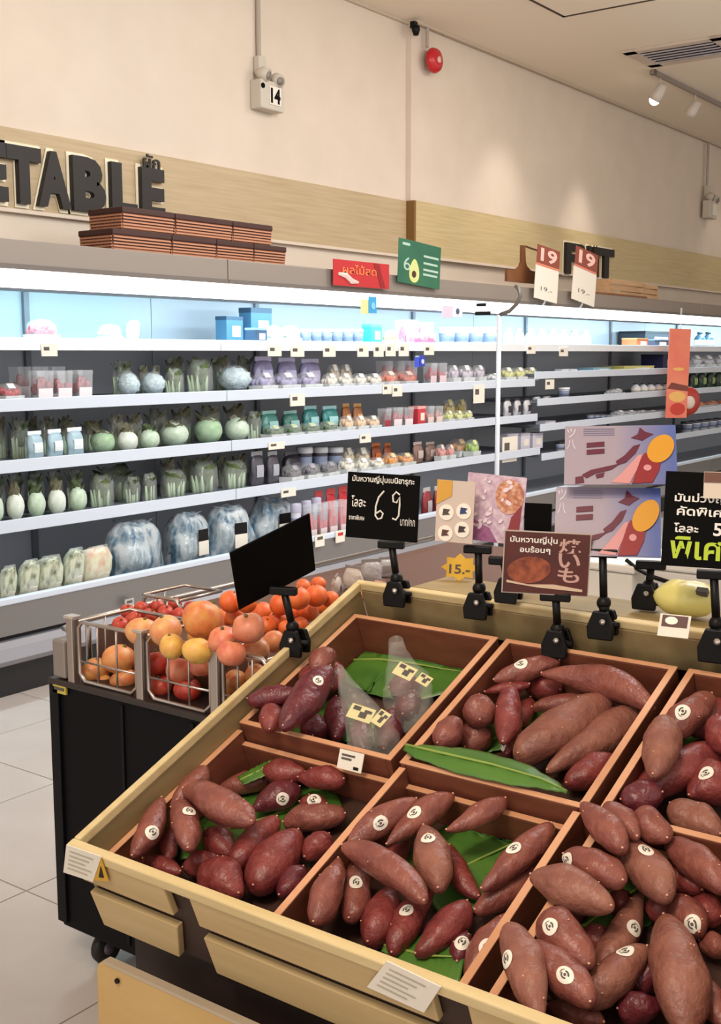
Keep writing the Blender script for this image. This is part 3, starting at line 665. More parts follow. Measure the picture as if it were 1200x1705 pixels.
 (2, 'carton', '#cfc66a', '#dcd48c', [(1014, 1070, 609)], .5, .03, 'carton', 'yellow-green flat box', 'box'),
 (2, 'carton', '#26285a', '#1e1f48', [(1076, 1116, 590)], .5, .12, 'carton', 'tall navy box near the orange banner', 'box'),
 (2, 'pack', '#c6c8d4', '#f0f0f4', row(1146, 1204, 3, 590), .7, .04, 'tray_pack', 'whitish pack right of the orange banner', 'pack'),
 (3, 'tub', '#d6d8e0', '#f0f2f6', [(930, 946, 645)], 1, .03, 'tub', 'small white tub near the joint', 'tub'),
 (3, 'pack', '#cfd2da', '#eef0f4', [(1012, 1034, 646)], .7, .03, 'tray_pack', 'small white pack on empty shelf', 'pack'),
 (3, 'bottle', '#d8dae2', '#3a3c4a', row(1052, 1114, 5, 638), 1, .03, 'bottle', 'white bottle with dark cap', 'bottle'),
 (3, 'pouch', '#3a4a40', '#8fa46a', row(1146, 1204, 4, 617), .7, .03, 'juice_pouch', 'green and black pouch right of banner', 'bag'),
 (4, 'tub', '#c4c6d0', '#6a6674', row(978, 1016, 4, 690), 1, .03, 'tub', 'grey lidded tub', 'tub'),
 (4, 'pack', '#b4b2c0', '#e4e4ec', row(1020, 1110, 5, 682), .7, .03, 'tray_pack', 'greyish ham pack', 'pack'),
 (4, 'pack', '#e0702c', '#f0a468', row(1150, 1210, 3, 668, 664), .7, .05, 'orange_pack', 'vivid orange pack right of banner', 'pack'),
 (5, 'tub', '#cfd2da', '#26262c', row(926, 950, 2, 736), 1, .03, 'tub', 'white tub with black lid', 'tub'),
 (5, 'tub', '#dfe2ea', '#4a4a56', row(1136, 1204, 5, 702, 696), 1, .03, 'tub', 'white cup with grey lid right of posters', 'tub'),
]
vc = 0
PUT = []
for gi, (k, kind, c1, c2, rs, dr, back0, name, desc, cat) in sorted(enumerate(G), key=lambda q: q[1][6]):
    for i, (xa, xb, yt) in enumerate(rs):
        zb, xf0 = shelf_of((xa + xb) / 2, k); back = back0; d = .06
        while True:                             # set back until it clears what already stands on the shelf
            xf = xf0 - back
            for _ in range(3):
                X = xf - d / 2
                wy = at(xb, yt, 0, X).y - at(xa, yt, 0, X).y
                c = at((xa + xb) / 2, yt, 0, X)
                cot = abs(c.y / c.x); w_ = .97 * wy / (1 + .3 * dr * cot); d = min(dr * w_, .24 if k == 'bin' else .30, max(.07, xf - XB - .02))
            X = xf - d / 2
            hit = any(q[0] == k and abs(X - q[1]) < (d + q[3]) / 2 * .92 and abs(c.y - q[2]) < (w_ + q[4]) / 2 * .86 for q in PUT)
            if not hit or X - d / 2 < XB + .05: break
            back += .012
        PUT.append((k, X, c.y, d, w_))
        h = max(.03, c.z - zb)
        if k == 'bin': h = min(h, .33)
        elif k > 1: h = min(h, (ZCC if c.y > YC[2] else ZA)[k - 1] + .02 - zb)
        n = len(rs)
        if n > 1: lab = f'{desc}, {ORD[i]} from the left on {SHN[k]}'
        else: lab = f'{desc} on {SHN[k]}'
        if len(lab.split()) > 16: lab = lab.replace(' fridge', '')
        if len(lab.split()) > 16: lab = lab.replace('from the left', 'from left')
        vc += 1
        nv = {'slab': 2, 'pack': 2, 'greens': 8, 'head': 4, 'cabbage': 4, 'bigbag': 5, 'pouch': 2, 'punnet': 2, 'cauliflower': 3}.get(kind, 1)
        v = vc % nv
        if kind == 'greens': v = (vc % 2) * 4 + (3 if 'yellowing' in desc else 1 if 'brown' in desc else 0 if 'dark' in desc or 'dim' in desc else 2)
        sc = (d, w_, h)
        rnd = random.Random(gi * 31 + i)
        instance(name, proto(kind, c1, c2, v), (X, c.y, zb), sc, rnd.uniform(-.12, .12), lab, cat, desc if n > 1 else None, .25 if kind == 'slab' else 0)

# price tags and shelf wobblers
def price_tag(px, py, k, label, wpx=18, hpx=15):
    zb, X = shelf_of(px, k); X = X + .012 + .02
    p = at(px, py, 0, X)
    w_ = abs(at(px + wpx / 2, py, 0, X).y - at(px - wpx / 2, py, 0, X).y); h = hpx * depth(p) / FPX
    t = thing('price_tag', label, 'price tag', p, 'price tags clipped on the shelf rails')
    MB().box((0, 0, 0), (.006, w_, h)).build('card', M_PAPER, t)
    MB().box((.0035, -w_ * .2, h * .12), (.001, w_ * .35, h * .3)).build('print', M_INK, t)
    MB().box((-.006, 0, h * .38), (.012, w_ * .8, h * .2)).build('clip', M_CASE, t)
tags1 = [(82, 583, 26, 20), (457, 584, 22, 18), (495, 585, 22, 18), (548, 585, 20, 18), (604, 585, 18, 18), (630, 584, 16, 20), (650, 583, 16, 20), (672, 583, 16, 20), (714, 583, 16, 16), (884, 582, 14, 14), (938, 586, 14, 14)]
for i, (x, y, a, b) in enumerate(tags1): price_tag(x, y, 1, f'white price tag on top shelf rail, {ORD[i]} from the left', a, b)
tags2 = [(495, 666, 24, 20), (644, 648, 14, 16), (661, 651, 16, 18), (915, 640, 14, 16)]
for i, (x, y, a, b) in enumerate(tags2): price_tag(x, y, 2, f'white price tag on second shelf rail, {ORD[i]} from the left', a, b)
tags3 = [(460, 742, 26, 12), (608, 730, 18, 14), (610, 726, 16, 10)][:2]
for i, (x, y, a, b) in enumerate(tags3): price_tag(x, y, 3, f'white price tag on third shelf rail, {ORD[i]} from the left', a, b)
price_tag(480, 820, 4, 'white price tag on fourth shelf rail beside blank board', 24, 14)
price_tag(797, 656, 2, 'tall white price strip hanging below second shelf rail', 18, 30)
price_tag(848, 748, 3, 'tall white price strip hanging low beside the slim pole', 24, 42)
def wobbler(px, py, wpx, hpx, cols, label):
    X = -4.60; p = at(px, py, 0, X); h = hpx * depth(p) / FPX; w_ = abs(at(px + wpx / 2, py, 0, X).y - at(px - wpx / 2, py, 0, X).y)
    t = thing('wobbler', label, 'price tag', p)
    MB().box((0, -w_ * .22, -h * .06), (.005, w_ * .5, h * .8)).build('card', mat('c_' + cols[0][1:], cols[0], .5), t)
    MB().box((.004, w_ * .24, h * .05), (.005, w_ * .5, h * .9)).build('card', mat('c_' + cols[1][1:], cols[1], .5), t)
    MB().lathe([(h * .2, 0), (h * .2, .003)], 12, (.008, w_ * .24, 0), R=Matrix.Rotation(PI / 2, 3, 'Y')).build('print', mat('c_' + cols[2][1:], cols[2], .5), t)
    MB().box((-.015, 0, h * .42), (.03, .02, .01)).build('clip', M_CASE, t)
wobbler(613, 509, 26, 30, ('#dcd69a', '#3fa0d4', '#7cc4e8'), 'yellow and blue shelf tag hanging from the light strip')
wobbler(752, 518, 34, 24, ('#dcc9dc', '#d8e0f0', '#4a5a70'), 'pale pink and white shelf tag hanging from light strip')
wobbler(698, 602, 16, 20, ('#3f52c8', '#2f3fb0', '#c8d0f4'), 'small blue shelf tag below the top shelf')
# notice cards on the bin fronts
for x, y, lab in ((532, 900, 'white notice card on the grey bin front by blank board'), (566, 893, 'red and white notice card on the bin front'), (215, 1005, 'small grey square sticker on the left bin front')):
    X = XL + .012; p = at(x, y, 0, X)
    t = thing('notice_card', lab, 'notice', p)
    s = .075 if x > 300 else .05
    MB().box((0, 0, 0), (.006, s * 1.2, s)).build('card', M_PAPER if x != 215 else mat('grey_sticker', '#b4b0ae', .5), t)
    MB().box((.004, 0, s * .2), (.002, s * .7, s * .25)).build('print', M_RED if x == 566 else M_INK, t)

# ------------------------------------------------------------------ decorations standing on the fridge canopies
def woven_basket(ya, yb, z, label, x=-4.83, d=.26, h=.115):
    t = thing('wicker_basket', label, 'basket', (x, (ya + yb) / 2, z), 'wicker baskets stacked on the canopy')
    L = yb - ya
    mw = mat('wicker', '#a36f52', .7, wave=(26, '#7d4a34', '#4a2418')); md = mat('wicker_rim', '#3c1c15', .6)
    mb = MB()
    mb.prism([(-.46 * d, 0), (.46 * d, 0), (.5 * d, h * .72), (-.5 * d, h * .72)], (0, -L * .485, 0), (1, 0, 0), (0, 0, 1), (0, L * .97, 0)); mb.build('woven_body', mw, t)
    mb = MB()
    for k in range(5):
        zz = h * (.08 + .14 * k); q = .93 + .07 * zz / h
        mb.box((.5 * d * q + .004, 0, zz), (.008, L * .95, h * .07)); mb.box((0, -L * .49, zz), (d * .95, .008, h * .07))
    mb.build('weave_band', mat('wicker_band', '#b98264', .7), t)
    MB().box((0, 0, h * .86), (d * 1.06, L * .99, h * .28)).build('rim', md, t, bevel=.006)
zc0 = ZH1
xs = [187, 286, 360, 422, 476]
for i in range(4):
    ya, yb = at(xs[i], 425, 0, -4.7).y, at(xs[i + 1], 430, 0, -4.7).y
    woven_basket(ya, yb, zc0, f'brown wicker basket on the canopy, {ORD[i]} from the left in the lower row')
xs = [203, 291, 387, 453]
for i in range(3):
    ya, yb = at(xs[i], 385, 0, -4.7).y, at(xs[i + 1], 390, 0, -4.7).y
    woven_basket(ya, yb, zc0 + .117, f'brown wicker basket on the canopy, {ORD[i]} from the left in the upper row')

def flat_frame(px, py, X, tilt=0, yaw=0):
    """matrix of an upright card seen at a pixel on the plane x = X: local x right, y up, z out"""
    p = at(px, py, 0, X)
    r = Matrix.Rotation(yaw, 3, 'Z') @ Vector((0, 1, 0)); u = Vector((0, 0, 1)); n = r.cross(u)
    u2_ = Matrix.Rotation(tilt, 3, n) @ u; r2 = Matrix.Rotation(tilt, 3, n) @ r
    m = Matrix((r2, u2_, n)).transposed().to_4x4(); m.translation = p; return m
def card(w_, h, m, t, th=.006, name='board', mi=None, bev=0):
    return MB().box((0, 0, -th / 2), (w_, h, th)).build(name, m, t, bevel=bev)
# size of a wall-parallel rectangle from its pixel extent
def wsize(x0, x1, y0, y1, X):
    p = at((x0 + x1) / 2, (y0 + y1) / 2, 0, X)
    return abs(at(x1, (y0 + y1) / 2, 0, X).y - at(x0, (y0 + y1) / 2, 0, X).y), (y1 - y0) * depth(p) / FPX
# red promotion sign
XS = XH + .035
W_, H_ = wsize(557, 650, 433, 475, XS)
t = thing('promotion_sign', 'red promotional sign with orange writing on the canopy front', 'sign', M=flat_frame(603, 457, XS))
card(W_, H_, mat('promo_red', '#b8252a', .4), t, bev=.004)
mb = MB(); put_text(mb, 'ผลไม้สด', (-.03, H_ * .16, .003), (1, 0, 0), (0, 1, 0), W_ * .6, H_ * .36, bold=.01); mb.build('writing', mat('promo_orange', '#f0804a', .5), t)
mb = MB(); mb.prism([(.2 * W_, H_ * .46), (.3 * W_, H_ * .46), (.42 * W_, -H_ * .46), (.33 * W_, -H_ * .46), (.28 * W_, 0)], (0, 0, .0005), (1, 0, 0), (0, 1, 0), (0, 0, .002)); mb.build('stripe', mat('promo_dark', '#8c1518', .4), t)
mb = MB(); mb.tube([(-W_ * .42, -H_ * .05, .002), (-W_ * .3, -H_ * .1, .002), (-W_ * .2, -H_ * .3, .002), (-W_ * .08, -H_ * .33, .002)], [.01, .02, .02, .008], 6); mb.build('swoosh', mat('promo_pink', '#efc8c0', .5), t)
# green avocado sign
W_, H_ = wsize(665, 735, 403, 474, XS)
t = thing('avocado_sign', 'tilted dark green sign with an avocado picture on the canopy', 'sign', M=flat_frame(699, 440, XS, -.06))
mg = mat('sign_green', '#1f5a45', .45, noise=(3, '#2f6b4c', .3, .7)); card(W_, H_, mg, t, bev=.003)
def ell(cx, cy_, rx, ry, n=20, rot=0, pear=0):
    o = []
    for k in range(n):
        a = 2 * PI * k / n; x, y = rx * math.cos(a), ry * math.sin(a)
        if pear: x *= 1 - pear * (y / ry + .2) * .6
        o.append((cx + x * math.cos(rot) - y * math.sin(rot), cy_ + x * math.sin(rot) + y * math.cos(rot)))
    return o
def flat(mb, poly, mi=0, z=.0006, th=.0012): mb.prism(poly, (0, 0, z), (1, 0, 0), (0, 1, 0), (0, 0, th), mi)
mb = MB()
flat(mb, ell(-.13 * W_, -.18 * H_, .12 * W_, .27 * H_, pear=.5), 0); flat(mb, ell(-.13 * W_, -.18 * H_, .095 * W_, .23 * H_, pear=.5), 1, .0018); flat(mb, ell(-.14 * W_, -.26 * H_, .05 * W_, .08 * H_), 2, .003)
mb.build('avocado_print', [mat('avo_rim', '#d8d87a', .5), mat('avo_flesh', '#c9cf8c', .5), mat('avo_stone', '#4a2818', .5)], t)
mb = MB()
for y, w_ in ((.18, .36), (.02, .34), (-.13, .36), (-.24, .34)): flat(mb, [(.08 * W_, y * H_), ((.08 + w_) * W_, y * H_), ((.08 + w_) * W_, (y + .05) * H_), (.08 * W_, (y + .05) * H_)])
flat(mb, [(-.42 * W_, .36 * H_), (-.25 * W_, .36 * H_), (-.25 * W_, .42 * H_), (-.42 * W_, .42 * H_)])
put_text(mb, '6', (-.3 * W_, -.05 * H_, .001), (1, 0, 0), (0, 1, 0), .16 * W_, .3 * H_)
mb.build('writing', mat('avo_write', '#a9c4b4', .5), t)

# wooden paddle, crates and price cards above the third case
XD = -4.70
W_, H_ = wsize(846, 905, 410, 476, XD)
t = thing('wooden_cutout', 'brown wooden broom-shaped cutout standing on the canopy', 'decoration', M=flat_frame(874, 443, XD))
mb = MB(); k = [(-.06, .5), (-.06, .1), (-.1, -.02), (-.22, -.12), (-.46, -.14), (-.46, -.42), (.5, -.42), (.5, -.12), (.2, -.1), (.08, .0), (.04, .12), (.02, .5)]
flat(mb, [(x * W_ - .06 * W_, y * H_) for x, y in k], 0, -.012, .024); mb.build('board', mat('cutout_brown', '#7d4f2e', .55, noise=(5, '#6a3f22', .3, .7)), t)
MB().tube([(-.02 * W_, .48 * H_, .01), (.2 * W_, .44 * H_, .01), (.5 * W_, .4 * H_, .01)], .008, 6).build('cord', mat('cord_brown', '#5e3d26', .7), t)
def crate(px0, px1, zt, zh, label, X=-4.86, d=.24):
    ya, yb = at(px0, 475, 0, X).y, at(px1, 480, 0, X).y
    t = thing('wooden_crate', label, 'crate', (X, (ya + yb) / 2, zt), 'small crates on the canopy'); L = yb - ya
    for k in range(3):
        MB().box((d / 2, 0, zh * (.18 + .33 * k)), (.012, L, zh * .27)).build('slat', mat('crate_wood', '#c8a27c', .55, noise=(5, '#b68f68', .3, .7, (6, .6, 6))), t)
    for s_ in (-1, 1): MB().box((0, s_ * (L / 2 - .008), zh / 2), (d, .014, zh)).build('end_board', MATS['crate_wood'], t)
    MB().box((0, 0, .006), (d, L - .04, .012)).build('base', mat('crate_shade', '#5b3a24', .6), t)
crate(998, 1052, ZH1, .17, 'pale wooden crate on the canopy beneath the FRUIT letters')
crate(1054, 1076, ZH1, .16, 'narrow pale wooden crate right of the FRUIT letters')
t = thing('canopy_shelf', 'thin brown board lying along the canopy edge below FRUIT', 'board', (-4.66, at(1020, 495, 0, -4.66).y, ZH1))
MB().box((0, 0, .01), (.05, 1.5, .02)).build('board', mat('edge_board', '#7a4f30', .55), t)
for cx_, cy2, lab, tl in ((911, 456, 'hanging red and white price card left of FRUIT', -.09), (974, 460, 'hanging red and white price card covering the FRUIT letters', -.13)):
    XC = XH + .06; W_, H_ = wsize(cx_ - 19, cx_ + 19, cy2 - 44, cy2 + 44, XC)
    t = thing('price_card', lab, 'price card', M=flat_frame(cx_, cy2, XC, tl), group='price cards under FRUIT')
    card(W_, H_ * .62, M_PAPER, t, name='lower_sheet').location = (0, -H_ * .19, 0)
    card(W_ * .98, H_ * .33, mat('card_brown_red', '#8c4434', .5), t, name='upper_sheet').location = (0, H_ * .32, .004)
    mb = MB(); put_text(mb, '19', (0, H_ * .32, .006), (1, 0, 0), (0, 1, 0), W_ * .72, H_ * .25, bold=.03); mb.build('price', mat('card_pink', '#eec0b4', .5), t)
    mb = MB(); put_text(mb, '19.-', (.0, -H_ * .3, .001), (1, 0, 0), (0, 1, 0), W_ * .5, H_ * .08); mb.build('writing', M_INK, t)
    mb = MB(); flat(mb, [(-W_ * .49, H_ * .11), (W_ * .49, H_ * .11), (W_ * .49, H_ * .15), (-W_ * .49, H_ * .15)]); mb.build('stripe', mat('card_stripe', '#d8826a', .5), t)
    mb = MB(); mb.tube([(0, -H_ * .5, -.003), (-.01, -H_ * .56, -.01), (-.03, -H_ * .62, -.015)], .008, 6); mb.build('hook', M_CASE, t)

# orange banner fixed
# hanging in front of the far case
XO = -4.46
W_, H_ = wsize(1118, 1141, 549, 696, XO)
t = thing('orange_banner', 'narrow vertical orange banner hanging before the far fridge', 'banner', M=flat_frame(1129, 622, XO, -.02, -.5))
W_ = .27
MB().box((0, H_ / 2 + .1, -.004), (.02, .22, .006)).build('hanger', M_CASE, t)
card(W_, H_, mat('banner_orange', '#e2715c', .5, noise=(3, '#ea8a6c', .35, .7)), t, th=.008)
mb = MB(); flat(mb, [(-W_ * .3, -H_ * .1), (W_ * .5, -H_ * .14), (W_ * .5, -H_ * .2), (-W_ * .5, -H_ * .17)], 0); flat(mb, ell(0, -H_ * .26, W_ * .4, H_ * .06), 1)
flat(mb, ell(W_ * .05, -H_ * .4, W_ * .36, H_ * .07), 2); flat(mb, ell(0, H_ * .05, W_ * .25, H_ * .02), 1)
mb.build('flat_print', [mat('banner_dark', '#7b3a2c', .5), mat('banner_yellow', '#eab464', .5), mat('banner_red', '#c43a2c', .5)], t)
q = t.matrix_world.inverted() @ at(1146, 668, 0, XO + .03)
MB().blob(q, (.15, .15, .05), 18, 10, .0, 1).build('round_badge', mat('badge_red', '#a83226', .4), t, True)
MB().blob(q + Vector((-.02, -.01, .03)), (.08, .075, .035), 12, 8).build('badge_face', mat('badge_pale', '#dcc8be', .5), t, True)

# slim pole stand in the aisle
pb = at(826, 860, 1, 6.0); ptop = at(832, 524, 1, 6.0)
t = thing('pole_stand', 'slim white pole stand with curved dark arm before the fridge', 'stand', (pb.x, 6.0, 0))
MB().lathe([(.17, 0), (.17, .012), (.03, .03), (.02, .03)], 20).build('foot', M_BLACK, t, True)
MB().tube([(0, 0, .02), (0, 0, ptop.z)], .014, 10).build('pole', mat('pole_white', '#d2d4dc', .35), t, True)
q = [at(px, py, 1, 6.0) - Vector((pb.x, 6.0, 0)) for px, py in ((832, 524), (848, 518), (860, 506), (866, 494), (864, 483), (858, 476))]
MB().tube(q, .012, 8).build('arm', mat('arm_dark', '#6d6660', .4, .4), t, True)
q = at(810, 516, 1, 6.0) - Vector((pb.x, 6.0, 0))
MB().box(q, (.15, .01, .045)).build('holder', M_CASE, t); MB().box(q + Vector((-.02, -.01, -.02)), (.1, .012, .022)).build('clip', M_BLACK, t)
MB().box(q + Vector((-.03, -.012, .03)), (.06, .012, .018)).build('clip', M_BLACK, t)

# ------------------------------------------------------------------ the sloping sweet potato stall
ZF = .725
P1 = at(110, 1405, 2, ZF)
SLP = math.radians(21.305)
EX = Vector((1, 0, 0)); EY = Vector((0, math.cos(SLP), math.sin(SLP))); EN = Vector((0, -math.sin(SLP), math.cos(SLP)))
def S(u, v, n): return P1 + EX * u + EY * v + EN * n
def on(px, py, n):                              # point of the plane n above the rim plane seen at a pixel
    r = ray(px, py); return CAM + r * ((n - (CAM - P1).dot(EN)) / r.dot(EN))
UW, VD = 1.235, .935                            # outer width and depth
st = thing('produce_stall', 'sloping pine crate stall holding trays of sweet potatoes', 'stall', (P1.x + UW / 2, P1.y + .4, 0))
def sbox(u0, u1, v0, v1, n0, n1, name, m, par, bev=.003, solid=None):
    mb = MB(); mb.obox(S(u0, v0, n0), EX * (u1 - u0), EY * (v1 - v0), EN * (n1 - n0)); return mb.build(name, m, par, world=True, bevel=bev)
# rim mouldings and side boards
sbox(0, UW, 0, .018, -.024, 0, 'front_rim', M_WOOD, st)
sbox(0, .016, .018, VD, -.02, 0, 'side_rim', M_WOOD, st); sbox(UW - .016, UW, .018, VD, -.02, 0, 'side_rim', M_WOOD, st)
sbox(0, UW, VD - .0, VD + .016, -.02, 0, 'back_rim', M_WOOD, st)
sbox(0, .013, .018, VD, -.20, -.02, 'side_board', M_WOODI, st); sbox(UW - .013, UW, .018, VD, -.20, -.02, 'side_board', M_WOODI, st)
sbox(.013, UW - .013, VD, VD + .013, -.10, -.02, 'back_board', M_WOODI, st)
sbox(.013, UW - .013, .02, VD - .02, -.20, -.188, 'bottom_board', M_WOODI, st)
for u0, u1 in ((0, .235), (.295, .775), (.835, UW)):
    sbox(u0, u1, .003, .018, -.090, -.024, 'front_plank', M_WOODF, st)
for u0, u1 in ((.006, .205), (.295, .775), (.835, UW)):
    mb = MB(); sl = .0
    a = [(u0, -.116), (u1 + (.028 if u0 < .1 else 0), -.116), (u1, -.2), (u0 - (.0), -.2)]
    mb.prism(a, P1 + EY * .003, EX, EN, EY * .015); mb.build('front_plank', M_WOODF, st, world=True, bevel=.002)
mb = MB(); mb.obox(S(.004, .019, -.205), EX * (UW - .008), EY * .01, EN * .18); mb.build('front_backing', mat('stall_gap_brown', '#33201a', .6), st, world=True)
# body under the crate and the cream base panel in front of it
yb0 = P1.y + .13
MB().box((P1.x + UW / 2, (yb0 + P1.y + .83) / 2, .27), (UW - .06, P1.y + .83 - yb0, .535)).build('body', mat('stall_body_brown', '#2b1a14', .6), st, world=True)
mb = MB(); mb.prism([(yb0 + .02, .53), (P1.y + .83, .53), (P1.y + .83, .82), (P1.y + .80, .84)], (P1.x + .02, 0, 0), (0, 1, 0), (0, 0, 1), (UW - .04, 0, 0)); mb.build('gusset', MATS['stall_body_brown'], st, world=True)
XPN = at(160, 1605, 1, 1.31).x; ZPN = at(165, 1600, 1, 1.31).z
k = [(0, 0), (1.3, 0), (1.3, ZPN)] + [(.02 * (1 - math.sin(a)), ZPN - .02 * (1 - math.cos(a))) for a in (0, .5, 1.0, 1.57)]
mb = MB(); mb.prism(k, (XPN, 1.31, 0), (1, 0, 0), (0, 0, 1), (0, .02, 0)); mb.build('base_panel', M_PANEL, st, world=True, bevel=.003)
MB().box((XPN + .65, 1.318, ZPN + .002), (1.26, .018, .006)).build('panel_edge', mat('panel_edge', '#a99a86', .4), st, world=True)
MB().lathe([(.005, 0), (.005, .004)], 8, (XPN + .06, 1.308, ZPN - .02), R=Matrix.Rotation(PI / 2, 3, 'X')).build('screw', M_BLACK, st, world=True)

# trays
NB = -.165
TR = {'FL': (.015, .424, .022, .448, -.072), 'FM': (.428, .797, .022, .448, -.062), 'FR': (.836, 1.215, .022, .448, -.06),
      'RL': (.018, .402, .455, .888, -.058), 'RM': (.424, .802, .455, .888, -.058), 'RR': (.826, 1.205, .455, .888, -.058)}
TLAB = {'FL': 'reddish wooden tray at the front left corner of the stall', 'FM': 'reddish wooden tray in the front middle, above the white notice',
        'FR': 'reddish wooden tray heaped highest at the front right', 'RL': 'reddish wooden tray at the back left holding bagged tubers',
        'RM': 'reddish wooden tray at the back middle under the posters', 'RR': 'reddish wooden tray at the back right corner of the frame'}
TRAY = {}
OBST = []
for kk, (u0, u1, v0, v1, nt) in TR.items():
    t = thing('wooden_tray', TLAB[kk], 'tray', S((u0 + u1) / 2, (v0 + v1) / 2, NB), 'wooden trays in the stall'); TRAY[kk] = t
    th = .012; ntr = -.10 if kk == 'FL' else nt
    sbox(u0, u1, v0, v1, NB - .01, NB, 'base', mat('tray_base_dark', '#3f261c', .6), t, 0)
    sbox(u0, u0 + th, v0, v1, NB, nt, 'side_board', M_TRAY, t, .002); sbox(u1 - th, u1, v0, v1, NB, ntr, 'side_board', M_TRAY, t, .002)
    fr = nt if kk[0] == 'R' else -.09
    sbox(u0 + th, u1 - th, v0, v0 + th, NB, fr, 'front_board', M_TRAY, t, .002); sbox(u0 + th, u1 - th, v1 - th, v1, NB, nt if kk[0] == 'R' else -.10, 'back_board', M_TRAY, t, .002)
    # pale planed top edges
    for a in ((u0, u0 + th, v0, v1, nt), (u1 - th, u1, v0, v1, ntr), (u0 + th, u1 - th, v1 - th, v1, nt if kk[0] == 'R' else -.10), (u0 + th, u1 - th, v0, v0 + th, fr)):
        sbox(a[0] - .001, a[1] + .001, a[2], a[3], a[4], a[4] + .003, 'top_edge', M_TRAYT, t, .001)
    for u in (u0 + th / 2, u1 - th / 2):
        for v in np.arange(v0, v1, .015):
            for n in (nt - .004, nt - .022): OBST.append((*S(u, v, n if u < u1 - .02 or kk != 'FL' else n - .028), .008))
    for v, n0 in ((v0 + th / 2, fr), (v1 - th / 2, nt if kk[0] == 'R' else -.10)):
        for u in np.arange(u0, u1, .015):
            for n in (n0 - .004, n0 - .022): OBST.append((*S(u, v, n), .008))
OBST = np.array(OBST)

# banana leaves lining the trays
def leaf(name, label, pts, n, seed=0, lift=.0, wob=.004, tray=None):
    """leaf blade laid along a pixel spine: [(x, y, half width px)], resting n above the rim plane"""
    c = [on(x, y, nn) for (x, y, wd), nn in zip(pts, n if isinstance(n, list) else [n] * len(pts))]
    t = thing(name, label, 'leaf', sum(c, Vector()) / len(c), 'banana leaves lining the trays'); rnd = random.Random(seed)
    def cs(u):
        f = u * (len(c) - 1); i = min(int(f), len(c) - 2); g = f - i; g2 = g * g * (3 - 2 * g)
        return c[i].lerp(c[i + 1], g), pts[i][2] * (1 - g2) + pts[i + 1][2] * g2
    def fn(u, v):
        p, wd = cs(u); q, _ = cs(min(1, u + .02)); r, _ = cs(max(0, u - .02)); d = (q - r).normalized(); sd = EN.cross(d).normalized()
        wr = wd * depth(p) / FPX; s_ = (v - .5) * 2
        q_ = p + sd * (wr * s_)
        if tray:
            a = TR[tray]; d_ = q_ - P1; uu, vv = d_.dot(EX), d_.dot(EY); nn_ = d_.dot(EN)
            q_ = S(min(max(uu, a[0] + .016), a[1] - .016), min(max(vv, a[2] + .016), a[3] - .016), nn_)
        return q_ + EN * (lift * (1 - s_ * s_) + wob * math.sin(7 * u + seed) * math.sin(3 * v + seed) + .0012 * math.sin(60 * u))
    MB().grid(fn, 24, 10).build('blade', M_LEAF, t, True, world=True, solid=.0012)
    mb = MB(); mb.tube([cs(u)[0] + EN * (lift + .0015) for u in (0, .25, .5, .75, 1)], [.003, .0028, .0024, .0018, .001], 6); mb.build('midrib', M_LEAFR, t, True, world=True)
NL = NB + .006
leaf('banana_leaf', 'broad green banana leaf at the back of the back left tray', [(572, 1100, 60), (650, 1098, 92), (720, 1112, 92), (790, 1122, 60)], NL + .012, 1, tray='RL')
leaf('banana_leaf', 'dark green leaf lining the back left tray under the tubers', [(450, 1190, 30), (540, 1200, 52), (640, 1215, 40)], NL, 2, tray='RL')
leaf('banana_leaf', 'green leaf tip showing behind the tubers of the front left tray', [(400, 1300, 14), (450, 1276, 18), (486, 1262, 8)], NL + .05, 3, tray='FL')
leaf('banana_leaf', 'dark green leaf lining the front left tray', [(300, 1400, 50), (420, 1370, 80), (560, 1320, 40)], NL, 4, tray='FL')
leaf('banana_leaf', 'green leaf at the back corner of the front middle tray', [(630, 1350, 30), (690, 1308, 60), (750, 1322, 50)], NL + .02, 5, tray='FM')
leaf('banana_leaf', 'broad green leaf showing in the middle of the front middle tray', [(700, 1480, 90), (800, 1430, 110), (920, 1375, 70)], NL + .004, 6, tray='FM')
leaf('banana_leaf', 'green leaf corner at the front edge beside the white notice', [(640, 1575, 14), (710, 1592, 50), (775, 1595, 54)], NL + .022, 7, tray='FM')
leaf('banana_leaf', 'green leaf lining the back middle tray', [(800, 1240, 30), (900, 1200, 60), (1060, 1150, 30)], NL, 8, tray='RM')
leaf('banana_leaf', 'green leaf lining the back right tray', [(1050, 1260, 40), (1140, 1190, 60), (1215, 1130, 36)], NL + .004, 9, tray='RR')
leaf('banana_leaf', 'green leaf lining the front right tray', [(950, 1560, 40), (1030, 1500, 70), (1160, 1420, 40)], NL, 10, tray='FR')
leaf('banana_leaf', 'long green banana leaf folded over the front of back middle tray', [(676, 1245, 10), (705, 1252, 20), (780, 1268, 30), (860, 1288, 28), (915, 1306, 16), (945, 1322, 3)], [-.045, -.045, -.045, -.045, -.047, -.05], 11, .006, .002)

# ------------------------------------------------------------------ sweet potatoes
M_POT = [mat('potato_skin_brown', '#733c36', .38, noise=(26, '#985a4c', .3, .75), bump=(55, .55), spec=.5),
         mat('potato_skin_red', '#6c2b2c', .38, noise=(26, '#94453f', .3, .75), bump=(55, .55), spec=.5),
         mat('potato_skin_earthy', '#7c4a40', .44, noise=(22, '#9c6755', .3, .75), bump=(50, .6), spec=.45),
         mat('potato_skin_purple', '#54202a', .34, noise=(26, '#753035', .3, .75), bump=(55, .55), spec=.5)]
M_EYE = mat('potato_eye', '#d9a58e', .5)
